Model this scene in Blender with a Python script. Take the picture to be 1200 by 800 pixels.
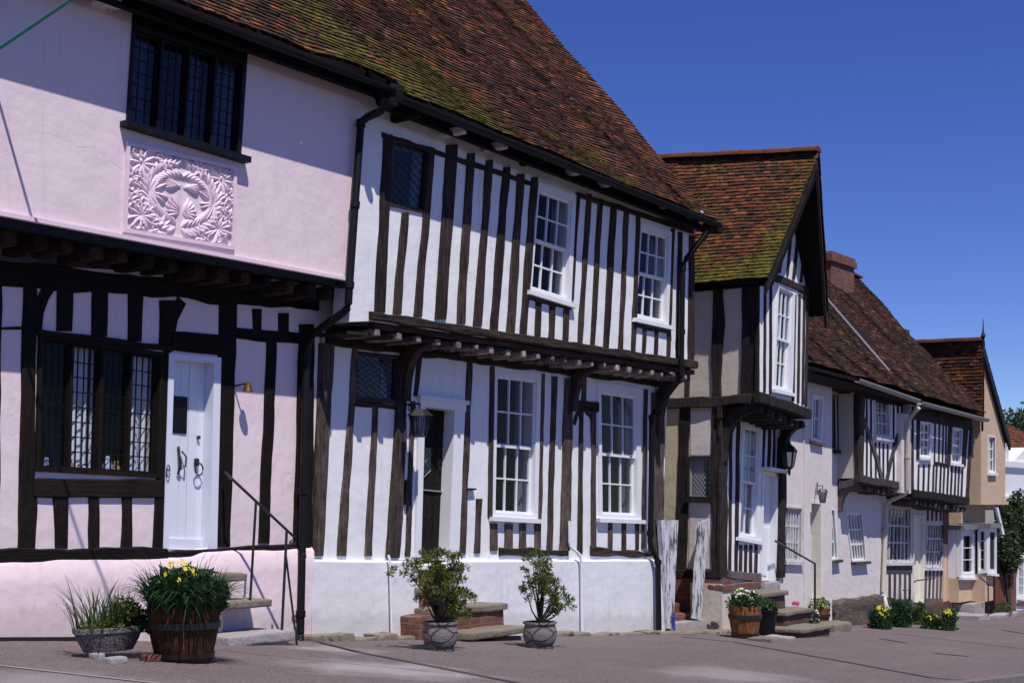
import bpy, bmesh, math, random
from mathutils import Vector, noise
R = random.Random(7)
rad = math.radians
scene = bpy.context.scene
for o in list(bpy.data.objects): bpy.data.objects.remove(o)

# ------------------------------------------------------------------ camera, sky, sun, exposure
TH = math.atan2(1200.0, 1650.0); SN = math.sin(TH); CS = math.cos(TH)
CV = 10.6; H = 1.35; F = 1650.0; YH = 590.0          # camera distance from the street front, eye height, focal px, horizon px
cam = bpy.data.objects.new('camera', bpy.data.cameras.new('camera'))
scene.collection.objects.link(cam); scene.camera = cam
cam.location = (0, -CV, H); cam.rotation_euler = (rad(90), 0, -math.atan2(CS, SN))
cam.data.sensor_width = 36; cam.data.lens = F / 1200 * 36; cam.data.shift_y = (YH - 400) / 1200
cam.data.clip_end = 2000; cam.data.clip_start = .05
SUNV = Vector((-.55, -1.0, 2.15)).normalized()
el = math.asin(SUNV.z); az = math.atan2(SUNV.x, SUNV.y)
world = bpy.data.worlds.new('World'); scene.world = world; world.use_nodes = True
wn = world.node_tree.nodes; wl = world.node_tree.links; wn.clear()
sky = wn.new('ShaderNodeTexSky'); sky.sky_type = 'NISHITA'; sky.sun_disc = False
sky.sun_elevation = el; sky.sun_rotation = az; sky.altitude = 1500; sky.air_density = .8; sky.dust_density = .25; sky.ozone_density = 5
hs = wn.new('ShaderNodeHueSaturation'); hs.inputs['Hue'].default_value = .523; hs.inputs['Saturation'].default_value = 1.2; hs.inputs['Value'].default_value = 1.0
bg = wn.new('ShaderNodeBackground'); bg.inputs['Strength'].default_value = .125
wo = wn.new('ShaderNodeOutputWorld')
wl.new(sky.outputs[0], hs.inputs['Color']); wl.new(hs.outputs[0], bg.inputs[0]); wl.new(bg.outputs[0], wo.inputs[0])
sd = bpy.data.lights.new('sun', 'SUN'); sd.energy = 5.0; sd.angle = rad(.5); sd.color = (1, .94, .86)
sun = bpy.data.objects.new('sun', sd); scene.collection.objects.link(sun)
sun.rotation_euler = SUNV.to_track_quat('Z', 'Y').to_euler()
vs = scene.view_settings; vs.view_transform = 'Standard'; vs.look = 'None'; vs.gamma = 1; vs.exposure = -.06; vs.use_curve_mapping = False

# ------------------------------------------------------------------ projection helpers (street coordinates: u along, v out towards the road, z up)
VP_ = lambda v: ('v', v)
UP_ = lambda u: ('u', u)
def unp(plane, px, py):
    a = (px - 600) / F
    if plane[0] == 'v':
        t = (CV - plane[1]) / (SN - a * CS); return (t * (a * SN + CS), H + (YH - py) / F * t)
    t = plane[1] / (a * SN + CS); return (CV - t * (SN - a * CS), H + (YH - py) / F * t)
def to3(plane, a, z, d=0.0):
    if plane[0] == 'v': return (a, -(plane[1] + d), z)
    return (plane[1] - d, -a, z)
def pt(px, py, t):
    a = (px - 600) / F
    return (t * (a * SN + CS), CV - t * (SN - a * CS), H + (YH - py) / F * t)
_g = [unp(VP_(0), *q) for q in ((0, 749), (200, 749.5), (363, 748), (500, 745), (780, 740), (912, 735), (985, 731), (1036, 727), (1120, 721), (1180, 716))]
def g0(u):
    if u <= _g[0][0]: return _g[0][1] + (_g[0][0] - u) * .06
    for (a, za), (b, zb) in zip(_g, _g[1:]):
        if u <= b: return za + (zb - za) * (u - a) / (b - a)
    return _g[-1][1] - min(u - _g[-1][0], 30) * .03
KV = 5.6
def gz(u, v):
    z = g0(u)
    if v <= 0: return z
    if v <= KV: return z - .035 * v
    return z - .035 * KV - .12 - .012 * min(v - KV, 8)
def PG(px, py):
    lo, hi = 4.0, 60.0
    f = lambda t: (lambda q: q[2] - gz(q[0], q[1]))(pt(px, py, t))
    for _ in range(50):
        m = (lo + hi) / 2
        if f(m) > 0: lo = m
        else: hi = m
    return pt(px, py, lo), lo

# ------------------------------------------------------------------ materials
def nt(name):
    m = bpy.data.materials.new(name); m.use_nodes = True; n = m.node_tree.nodes; l = m.node_tree.links; n.clear()
    out = n.new('ShaderNodeOutputMaterial'); b = n.new('ShaderNodeBsdfPrincipled'); l.new(b.outputs[0], out.inputs[0])
    return m, n, l, b, out
def coord(n, l, scale=(1, 1, 1)):
    tc = n.new('ShaderNodeTexCoord'); mp = n.new('ShaderNodeMapping'); mp.inputs['Scale'].default_value = scale
    l.new(tc.outputs['Object'], mp.inputs[0]); return mp.outputs[0]
def nz(n, l, vec, scale, det=4, rough=.55):
    t = n.new('ShaderNodeTexNoise'); t.inputs['Scale'].default_value = scale; t.inputs['Detail'].default_value = det; t.inputs['Roughness'].default_value = rough
    l.new(vec, t.inputs['Vector']); return t.outputs['Fac']
def ramp(n, l, fac, stops):
    r = n.new('ShaderNodeValToRGB'); e = r.color_ramp.elements
    while len(e) < len(stops): e.new(.5)
    for q, (p, c) in zip(e, stops): q.position = p; q.color = (*c, 1) if len(c) == 3 else c
    l.new(fac, r.inputs[0]); return r.outputs[0]
def mix(n, l, fac, a, b, mode='MIX'):
    m = n.new('ShaderNodeMix'); m.data_type = 'RGBA'; m.blend_type = mode
    for i, v in ((0, fac), (6, a), (7, b)):
        if hasattr(v, 'is_linked'): l.new(v, m.inputs[i])
        elif i: m.inputs[i].default_value = (*v, 1)
        else: m.inputs[0].default_value = v
    return m.outputs[2]
def bump(n, l, b, h, dist=.02, st=1.0, prev=None):
    u = n.new('ShaderNodeBump'); u.inputs['Distance'].default_value = dist; u.inputs['Strength'].default_value = st
    l.new(h, u.inputs['Height'])
    if prev: l.new(prev, u.inputs['Normal'])
    l.new(u.outputs[0], b.inputs['Normal']); return u.outputs[0]
def plaster(name, c, dirt=(.3, .25, .22), damt=.35, big=.018, crack=True, splash=None):
    m, n, l, b, o = nt(name); v = coord(n, l)
    base = mix(n, l, nz(n, l, v, 1.3, 5), tuple(x * .93 for x in c), tuple(min(1, x * 1.05) for x in c))
    st = ramp(n, l, nz(n, l, coord(n, l, (5, 5, .5)), 1.6, 5, .65), [(.56, (0, 0, 0)), (.8, (1, 1, 1))])
    sp = ramp(n, l, nz(n, l, v, 9, 6, .7), [(.58, (0, 0, 0)), (.78, (1, 1, 1))])
    k = mix(n, l, 1.0, st, sp, 'SCREEN'); k = mix(n, l, 1.0, k, (damt,) * 3, 'MULTIPLY')
    base = mix(n, l, k, base, dirt)
    if splash:      # mud splashed up from the pavement, ragged upper edge
        ua, ub = splash; sl = (g0(ub) - g0(ua)) / (ub - ua); ge = n.new('ShaderNodeNewGeometry'); sx = n.new('ShaderNodeSeparateXYZ'); l.new(ge.outputs['Position'], sx.inputs[0])
        a = n.new('ShaderNodeMath'); a.operation = 'MULTIPLY_ADD'; l.new(sx.outputs[0], a.inputs[0]); a.inputs[1].default_value = -sl; a.inputs[2].default_value = sl * ua - g0(ua)
        h = n.new('ShaderNodeMath'); h.operation = 'ADD'; l.new(a.outputs[0], h.inputs[0]); l.new(sx.outputs[2], h.inputs[1])
        q = n.new('ShaderNodeMath'); q.operation = 'MULTIPLY_ADD'; l.new(nz(n, l, coord(n, l, (1, 1, .6)), 5, 7, .7), q.inputs[0]); q.inputs[1].default_value = -.42; l.new(h.outputs[0], q.inputs[2])
        base = mix(n, l, ramp(n, l, q.outputs[0], [(0, (.32, .32, .32)), (.12, (0, 0, 0))]), base, (.34, .29, .27))
    if crack:
        vo = n.new('ShaderNodeTexVoronoi'); vo.feature = 'DISTANCE_TO_EDGE'; vo.inputs['Scale'].default_value = .55
        wv = mix(n, l, .35, v, (0, 0, 0)); ds = n.new('ShaderNodeTexNoise'); ds.inputs['Scale'].default_value = 3; l.new(v, ds.inputs['Vector'])
        vv = n.new('ShaderNodeVectorMath'); vv.operation = 'MULTIPLY_ADD'; l.new(ds.outputs['Color'], vv.inputs[0]); vv.inputs[1].default_value = (.5, .5, .5); l.new(v, vv.inputs[2])
        l.new(vv.outputs[0], vo.inputs['Vector'])
        ck = ramp(n, l, vo.outputs['Distance'], [(0, (0, 0, 0)), (.006, (1, 1, 1))])
    l.new(base, b.inputs['Base Color']); b.inputs['Roughness'].default_value = .85; b.inputs['Specular IOR Level'].default_value = .25
    p = bump(n, l, b, nz(n, l, v, 2.2, 3, .5), big, 1.0)
    p = bump(n, l, b, nz(n, l, v, 9, 5, .5), .006, .8, p)
    p = bump(n, l, b, nz(n, l, v, 90, 3), .0012, .8, p)
    if crack: bump(n, l, b, ck, .003, .25, p)
    return m
def timber_m(name, dark, light, sc=(22, 22, 1.6), la=.5):
    m, n, l, b, o = nt(name)
    gx = nz(n, l, coord(n, l, sc), 1.8, 8, .68); v = coord(n, l)
    c = ramp(n, l, gx, [(.36, dark), (.6, tuple((a * .55 + q * .45) for a, q in zip(dark, light))), (.8, light)])
    w = ramp(n, l, nz(n, l, v, 2.6, 5, .65), [(.5, (0, 0, 0)), (.75, (la, la, la))])
    c = mix(n, l, w, c, light)
    oi = n.new('ShaderNodeObjectInfo'); rv = ramp(n, l, oi.outputs['Random'], [(0, (.55, .55, .55)), (1, (1.35, 1.3, 1.28))]); c = mix(n, l, 1.0, c, rv, 'MULTIPLY')
    sp = ramp(n, l, nz(n, l, coord(n, l, (sc[0] * 1.5, sc[1] * 1.5, sc[2] * 1.5)), 1.1, 3), [(.30, (.15, .15, .15)), (.34, (1, 1, 1))]); c = mix(n, l, 1.0, c, sp, 'MULTIPLY')
    l.new(c, b.inputs['Base Color']); b.inputs['Roughness'].default_value = .8; b.inputs['Specular IOR Level'].default_value = .2
    p = bump(n, l, b, gx, .012, 1); bump(n, l, b, nz(n, l, v, 7, 4), .015, 1, p); return m
def simple(name, c, rough=.6, var=.12, sc=8, bd=.004, metal=0, spec=.4, bsc=None):
    m, n, l, b, o = nt(name); v = coord(n, l)
    l.new(mix(n, l, nz(n, l, v, sc, 5, .6), tuple(x * (1 - var) for x in c), tuple(min(1, x * (1 + var)) for x in c)), b.inputs['Base Color'])
    b.inputs['Roughness'].default_value = rough; b.inputs['Metallic'].default_value = metal; b.inputs['Specular IOR Level'].default_value = spec
    if bd: bump(n, l, b, nz(n, l, v, bsc or sc * 3, 4), bd, 1)
    return m
def paintwood(name, c, flake=None, famt=.3):
    m, n, l, b, o = nt(name); v = coord(n, l)
    base = mix(n, l, nz(n, l, v, 5, 5), tuple(x * .9 for x in c), c)
    if flake:
        f = ramp(n, l, nz(n, l, coord(n, l, (9, 9, 1.3)), 1.6, 8, .8), [(.62 - famt * .35, (0, 0, 0)), (.64 - famt * .35, (1, 1, 1))])
        base = mix(n, l, f, base, flake)
        bump(n, l, b, f, .004, 1)
    l.new(base, b.inputs['Base Color']); b.inputs['Roughness'].default_value = .5; b.inputs['Specular IOR Level'].default_value = .35
    return m
def brickm(name, c1, c2, mortar, sc=1.0, moss=0.0):
    m, n, l, b, o = nt(name); tc = n.new('ShaderNodeTexCoord'); sx = n.new('ShaderNodeSeparateXYZ'); l.new(tc.outputs['Object'], sx.inputs[0])
    ad = n.new('ShaderNodeMath'); ad.operation = 'ADD'; l.new(sx.outputs[0], ad.inputs[0]); l.new(sx.outputs[1], ad.inputs[1])
    cb = n.new('ShaderNodeCombineXYZ'); l.new(ad.outputs[0], cb.inputs[0]); l.new(sx.outputs[2], cb.inputs[1])
    nn = n.new('ShaderNodeTexNoise'); nn.inputs['Scale'].default_value = 6; l.new(tc.outputs['Object'], nn.inputs['Vector'])
    vv = n.new('ShaderNodeVectorMath'); vv.operation = 'MULTIPLY_ADD'; l.new(nn.outputs['Color'], vv.inputs[0]); vv.inputs[1].default_value = (.018,) * 3; l.new(cb.outputs[0], vv.inputs[2])
    t = n.new('ShaderNodeTexBrick'); l.new(vv.outputs[0], t.inputs[0]); t.inputs['Scale'].default_value = sc
    t.inputs['Brick Width'].default_value = .225; t.inputs['Row Height'].default_value = .073; t.inputs['Mortar Size'].default_value = .007; t.inputs['Mortar Smooth'].default_value = .3
    t.inputs['Color1'].default_value = (*c1, 1); t.inputs['Color2'].default_value = (*c2, 1); t.inputs['Mortar'].default_value = (*mortar, 1)
    v = coord(n, l)
    c = mix(n, l, nz(n, l, v, 11, 5, .7), t.outputs[0], tuple(x * .35 for x in c1), 'MIX')
    c = mix(n, l, ramp(n, l, nz(n, l, v, 3, 6, .7), [(.5, (0, 0, 0)), (.75, (.6, .6, .6))]), c, mortar)
    l.new(c, b.inputs['Base Color']); b.inputs['Roughness'].default_value = .9
    iv = n.new('ShaderNodeInvert'); l.new(t.outputs['Fac'], iv.inputs[1])
    p = bump(n, l, b, iv.outputs[0], .01, 1); bump(n, l, b, nz(n, l, v, 30, 5), .008, 1, p); return m
def rubble(name, cols, joint, sc=7):
    m, n, l, b, o = nt(name); v = coord(n, l, (1, 1, 1.5))
    nn = n.new('ShaderNodeTexNoise'); nn.inputs['Scale'].default_value = 5; l.new(v, nn.inputs['Vector'])
    vv = n.new('ShaderNodeVectorMath'); vv.operation = 'MULTIPLY_ADD'; l.new(nn.outputs['Color'], vv.inputs[0]); vv.inputs[1].default_value = (.12,) * 3; l.new(v, vv.inputs[2])
    a = n.new('ShaderNodeTexVoronoi'); a.inputs['Scale'].default_value = sc; l.new(vv.outputs[0], a.inputs['Vector'])
    e = n.new('ShaderNodeTexVoronoi'); e.feature = 'DISTANCE_TO_EDGE'; e.inputs['Scale'].default_value = sc; l.new(vv.outputs[0], e.inputs['Vector'])
    sr = n.new('ShaderNodeSeparateXYZ'); l.new(a.outputs['Color'], sr.inputs[0])
    c = ramp(n, l, sr.outputs[0], [(i / (len(cols) - 1), q) for i, q in enumerate(cols)])
    c = mix(n, l, nz(n, l, v, 25, 5), c, tuple(x * .5 for x in cols[0]))
    ed = ramp(n, l, e.outputs['Distance'], [(.02, (0, 0, 0)), (.09, (1, 1, 1))])
    c = mix(n, l, ed, joint, c)
    l.new(c, b.inputs['Base Color']); b.inputs['Roughness'].default_value = .95
    p = bump(n, l, b, ed, .025, 1); bump(n, l, b, nz(n, l, v, 20, 6, .7), .015, 1, p); return m
def tilem(name, tint=(1, 1, 1)):
    m, n, l, b, o = nt(name); at = n.new('ShaderNodeAttribute'); at.attribute_name = 'tv'
    sx = n.new('ShaderNodeSeparateXYZ'); l.new(at.outputs['Vector'], sx.inputs[0]); v = coord(n, l)
    T = lambda c: tuple(x * y for x, y in zip(c, tint))
    c = ramp(n, l, sx.outputs[0], [(0, T((.022, .013, .011))), (.28, T((.055, .026, .018))), (.5, T((.105, .038, .021))), (.78, T((.20, .058, .026))), (.92, T((.28, .09, .04))), (1, T((.11, .07, .055)))])
    c = mix(n, l, ramp(n, l, nz(n, l, v, 22, 5, .7), [(.4, (0, 0, 0)), (.75, (.75, .75, .75))]), c, (.03, .022, .018))
    mo = n.new('ShaderNodeMath'); mo.operation = 'MULTIPLY_ADD'; mo.use_clamp = True
    ad = n.new('ShaderNodeMath'); ad.operation = 'ADD'; l.new(nz(n, l, v, 16, 5, .7), ad.inputs[0]); l.new(sx.outputs[1], ad.inputs[1])
    l.new(ad.outputs[0], mo.inputs[0]); mo.inputs[1].default_value = 5.0; mo.inputs[2].default_value = -4.4
    c = mix(n, l, mo.outputs[0], c, ramp(n, l, nz(n, l, v, 8, 3), [(.35, (.035, .034, .010)), (.65, (.14, .110, .018))]))
    li = ramp(n, l, nz(n, l, v, 30, 2), [(.76, (0, 0, 0)), (.79, (1, 1, 1))]); c = mix(n, l, li, c, (.3, .28, .24))
    l.new(c, b.inputs['Base Color']); b.inputs['Roughness'].default_value = .9; b.inputs['Specular IOR Level'].default_value = .2
    bump(n, l, b, nz(n, l, v, 40, 5), .006, 1); return m
def leafm(name, c1, c2, trans=.3):
    m, n, l, b, o = nt(name); v = coord(n, l); oi = n.new('ShaderNodeObjectInfo')
    c = mix(n, l, nz(n, l, v, 14, 3), c1, c2); l.new(c, b.inputs['Base Color']); b.inputs['Roughness'].default_value = .5; b.inputs['Specular IOR Level'].default_value = .3
    t = n.new('ShaderNodeBsdfTranslucent'); l.new(c, t.inputs[0]); mx = n.new('ShaderNodeMixShader'); mx.inputs[0].default_value = trans
    l.new(b.outputs[0], mx.inputs[1]); l.new(t.outputs[0], mx.inputs[2]); l.new(mx.outputs[0], o.inputs[0]); return m
def glassm(name, tint=(.88, .9, .92), refl=.0):
    m, n, l, b, o = nt(name); v = coord(n, l)
    t = n.new('ShaderNodeBsdfTransparent'); t.inputs[0].default_value = (*tint, 1)
    g = n.new('ShaderNodeBsdfGlossy'); g.inputs['Roughness'].default_value = .03; g.inputs[0].default_value = (1, 1, 1, 1)
    lw = n.new('ShaderNodeLayerWeight'); lw.inputs[0].default_value = .5
    pw = n.new('ShaderNodeMath'); pw.operation = 'POWER'; pw.inputs[1].default_value = 5; l.new(lw.outputs['Facing'], pw.inputs[0])
    fr = n.new('ShaderNodeMath'); fr.operation = 'MULTIPLY_ADD'; fr.inputs[1].default_value = .96; fr.inputs[2].default_value = .011; l.new(pw.outputs[0], fr.inputs[0])
    bu = n.new('ShaderNodeBump'); bu.inputs['Distance'].default_value = .003; l.new(nz(n, l, v, 3.5, 2), bu.inputs['Height']); l.new(bu.outputs[0], g.inputs['Normal']); 
    ml = n.new('ShaderNodeMath'); ml.operation = 'MULTIPLY_ADD'; ml.use_clamp = True; ml.inputs[1].default_value = 1.0; ml.inputs[2].default_value = refl; l.new(fr.outputs[0], ml.inputs[0])
    mx = n.new('ShaderNodeMixShader'); l.new(ml.outputs[0], mx.inputs[0]); l.new(t.outputs[0], mx.inputs[1]); l.new(g.outputs[0], mx.inputs[2]); l.new(mx.outputs[0], o.inputs[0]); return m

M = {}
M['pink'] = plaster('pink limewash', (.79, .645, .695), (.52, .40, .42), .45, splash=(6, 11))
M['pinkrelief'] = plaster('pink relief plaster', (.78, .63, .72), (.5, .36, .42), .3, .01, False)
M['white'] = plaster('white limewash', (.80, .80, .83), (.45, .40, .38), .55)
M['whiteplinth'] = plaster('white plinth paint', (.74, .75, .785), (.50, .46, .44), .6, splash=(11, 18.5))
M['cream'] = plaster('cream lilac limewash', (.67, .62, .605), (.42, .38, .35), .65)
M['greycream'] = plaster('grey cream limewash', (.60, .54, .47), (.3, .26, .24), .3)
M['tan'] = plaster('tan limewash', (.56, .48, .33), (.38, .32, .24), .3)
M['ochre'] = plaster('ochre render', (.57, .42, .29), (.4, .28, .18), .3)
M['yellow'] = plaster('pale yellow paint', (.74, .71, .60), (.5, .45, .38), .2, .01, False)
M['black_timber'] = timber_m('black stained timber', (.004, .003, .003), (.022, .013, .009), la=.3)
M['brown_timber'] = timber_m('weathered brown timber', (.012, .007, .006), (.115, .080, .070), la=.45)
M['worn_timber'] = timber_m('worn silvery brown timber', (.018, .011, .010), (.20, .155, .14), la=.5)
M['brown_timber_h'] = timber_m('weathered brown beam', (.010, .006, .005), (.12, .085, .072), (1.6, 22, 22), .35)
M['black_timber_h'] = timber_m('black stained beam', (.004, .003, .003), (.024, .014, .010), (1.6, 22, 22), .4)
M['dark_timber'] = timber_m('dark stained timber', (.014, .011, .011), (.075, .06, .055), la=.4)
M['grey_timber'] = timber_m('silver grey timber', (.05, .042, .045), (.20, .17, .17), la=.5)
M['joist'] = timber_m('joist end timber', (.09, .065, .055), (.62, .53, .48), (9, 9, 9), .8)
M['pinkjoist'] = timber_m('red brown joist', (.010, .006, .005), (.075, .04, .03), (12, 12, 12), .4)
M['whitepaint'] = paintwood('white gloss paint', (.80, .81, .84))
M['doorwhite'] = paintwood('white door paint', (.72, .76, .86))
M['peeling'] = paintwood('peeling white paint', (.66, .66, .72), (.10, .085, .085), .27)
M['worn'] = paintwood('worn white paint', (.62, .60, .62), (.16, .13, .12), .15)
M['blackpaint'] = simple('black paint', (.006, .006, .007), .5, .2, 10, .001, spec=.22)
M['iron'] = simple('wrought iron', (.014, .014, .016), .45, .3, 30, .002, spec=.5)
M['lead'] = simple('window lead', (.025, .025, .03), .5, .2, 30, 0)
M['whitelead'] = simple('pale window lead', (.30, .31, .34), .5, .2, 30, 0)
M['leadroof'] = simple('grey lead sheet', (.19, .19, .21), .5, .2, 8, .004)
M['gutter'] = simple('grey gutter', (.30, .28, .28), .5, .2, 9, .001)
M['beigepipe'] = simple('beige pipe', (.55, .50, .42), .5, .1, 9, .001)
M['doordark'] = timber_m('dark oak door', (.012, .008, .007), (.035, .02, .016), la=.3)
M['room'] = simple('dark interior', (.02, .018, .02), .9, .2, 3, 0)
M['curtain'] = simple('white net curtain', (.72, .74, .80), .9, .08, 20, .003)
M['darkcurtain'] = simple('grey curtain', (.13, .13, .17), .9, .2, 12, .003)
M['glass'] = glassm('window glass'); M['oldglass'] = glassm('blue reflecting glass', (.6, .66, .8), .03); M['lampglass'] = glassm('lantern glass', (.5, .52, .55), .04)
M['tile'] = tilem('clay roof tiles'); M['tile2'] = tilem('brown roof tiles', (.85, .9, .95))
M['brick'] = brickm('old red brick', (.26, .085, .05), (.17, .06, .042), (.25, .22, .19))
M['darkbrick'] = brickm('worn dark brick', (.16, .06, .04), (.09, .045, .035), (.14, .12, .10))
M['rubble'] = rubble('flint rubble', [(.10, .07, .06), (.20, .15, .13), (.07, .05, .05), (.26, .20, .17), (.14, .08, .06)], (.16, .14, .13), 9)
M['stone'] = rubble('york stone', [(.27, .23, .17), (.24, .20, .16), (.30, .26, .20)], (.26, .22, .17), 1.5)
M['mossstone'] = simple('mossy stone', (.19, .165, .13), .9, .35, 6, .015)
M['greystone'] = simple('pale grey stone', (.33, .30, .31), .9, .25, 7, .012)
M['concrete'] = rubble('carved stone trough', [(.26, .24, .25), (.33, .31, .32), (.20, .18, .19)], (.10, .09, .09), 38)
M['pot'] = rubble('crazed grey glaze', [(.24, .22, .225), (.28, .255, .26), (.21, .19, .20)], (.11, .095, .095), 5)
M['barrel'] = timber_m('wet oak barrel', (.022, .010, .006), (.16, .06, .022), (26, 26, 1.4), .35)
M['tub'] = timber_m('orange oak tub', (.09, .035, .014), (.36, .15, .05), (26, 26, 1.4), .4)
M['soil'] = simple('soil', (.03, .022, .016), .95, .4, 20, .02)
M['leaf'] = leafm('grey green leaf', (.035, .075, .03), (.10, .15, .06))
M['leafdark'] = leafm('dark green leaf', (.012, .045, .018), (.04, .10, .035))
M['leafyel'] = leafm('yellow green leaf', (.09, .14, .02), (.19, .24, .04))
M['conifer'] = leafm('conifer sprays', (.045, .075, .014), (.17, .20, .04))
M['creeper'] = leafm('creeper leaf', (.02, .05, .02), (.07, .10, .035))
M['yellowpetal'] = leafm('yellow petal', (.70, .60, .03), (.85, .78, .10)); M['whitepetal'] = leafm('white petal', (.7, .7, .5), (.85, .85, .7))
M['pinkpetal'] = leafm('pink petal', (.6, .04, .15), (.75, .10, .25)); M['purplepetal'] = leafm('purple petal', (.20, .09, .20), (.32, .16, .30))
M['bark'] = simple('bark', (.06, .045, .04), .9, .4, 18, .01)
M['rope'] = simple('teal cable', (.03, .20, .17), .6, .2, 10, 0)
M['white_china'] = simple('china ornament', (.45, .52, .70), .2, .3, 30, 0); M['straw'] = simple('straw figure', (.35, .22, .08), .8, .3, 30, .003)
M['redwood'] = timber_m('red brown boards', (.10, .035, .02), (.26, .10, .06), (18, 18, 1.4), .4)
M['brass'] = simple('dull brass', (.12, .08, .02), .5, .3, 20, 0, .5)
M['blue'] = simple('blue pipe', (.02, .06, .45), .5)
M['skirting'] = simple('black skirting', (.012, .012, .012), .6, .3, 10, .006)
def groundm(name, c, patch, sp=.5):
    m, n, l, b, o = nt(name); v = coord(n, l)
    x = mix(n, l, nz(n, l, v, 160, 3, .8), tuple(q * (1 - sp) for q in c), tuple(q * (1 + sp) for q in c))
    x = mix(n, l, ramp(n, l, nz(n, l, coord(n, l, (.5, 1, 1)), .9, 6, .65), [(.42, (0, 0, 0)), (.7, (.8, .8, .8))]), x, patch)
    x = mix(n, l, ramp(n, l, nz(n, l, v, 5, 6, .7), [(.55, (0, 0, 0)), (.8, (.45, .45, .45))]), x, tuple(q * .55 for q in c))
    l.new(x, b.inputs['Base Color']); b.inputs['Roughness'].default_value = .92; b.inputs['Specular IOR Level'].default_value = .25
    p = bump(n, l, b, nz(n, l, v, 130, 4, .7), .005, 1); bump(n, l, b, nz(n, l, v, 3, 4), .02, 1, p); return m
def paved():
    m = groundm('pavement tarmac', (.145, .113, .115), (.185, .152, .153), .5); n = m.node_tree.nodes; l = m.node_tree.links
    b = [x for x in n if x.type == 'BSDF_PRINCIPLED'][0]; src = b.inputs['Base Color'].links[0].from_socket; v = coord(n, l); c = src
    vo = n.new('ShaderNodeTexVoronoi'); vo.inputs['Scale'].default_value = 85; l.new(v, vo.inputs['Vector']); sx = n.new('ShaderNodeSeparateXYZ'); l.new(vo.outputs['Color'], sx.inputs[0])
    c = mix(n, l, ramp(n, l, sx.outputs[0], [(.84, (0, 0, 0)), (.87, (.6, .6, .6))]), c, (.26, .215, .22))
    c = mix(n, l, ramp(n, l, sx.outputs[1], [(.80, (0, 0, 0)), (.83, (.7, .7, .7))]), c, (.05, .04, .042))
    for (px, py, rr_, sy) in ((455, 784, 1.25, 1.0), (395, 760, .7, .8), (40, 800, 1.2, .6), (860, 790, 1.4, .6)):
        p, t = PG(px, py); sb = n.new('ShaderNodeVectorMath'); sb.operation = 'SUBTRACT'; l.new(v, sb.inputs[0]); sb.inputs[1].default_value = (p[0], -p[1], p[2])
        ns = n.new('ShaderNodeTexNoise'); ns.inputs['Scale'].default_value = 2.2; ns.inputs['Detail'].default_value = 6; l.new(v, ns.inputs['Vector'])
        ad = n.new('ShaderNodeVectorMath'); ad.operation = 'MULTIPLY_ADD'; l.new(ns.outputs['Color'], ad.inputs[0]); ad.inputs[1].default_value = (1.4,) * 3; l.new(sb.outputs[0], ad.inputs[2])
        a2 = n.new('ShaderNodeVectorMath'); a2.operation = 'SUBTRACT'; l.new(ad.outputs[0], a2.inputs[0]); a2.inputs[1].default_value = (.7,) * 3
        ln = n.new('ShaderNodeVectorMath'); ln.operation = 'LENGTH'; l.new(a2.outputs[0], ln.inputs[0])
        k = sy * .75; c = mix(n, l, ramp(n, l, ln.outputs['Value'], [(rr_ * .25, (k, k, k)), (min(1, rr_ * .8), (0, 0, 0))]), c, (.36, .33, .345))
    l.new(c, b.inputs['Base Color']); return m
M['pave'] = paved()
M['road'] = groundm('road tarmac', (.06, .052, .058), (.08, .07, .075), .4)
M['kerb'] = simple('granite kerb', (.16, .14, .14), .9, .3, 9, .01)
M['paleline'] = simple('pale concrete strip', (.30, .27, .26), .9, .2, 9, .004); M['darkline'] = simple('dark drain strip', (.045, .038, .042), .9, .3, 9, .004)
M['dust'] = groundm('dusty pale tarmac', (.26, .22, .25), (.20, .16, .17), .3)

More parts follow.
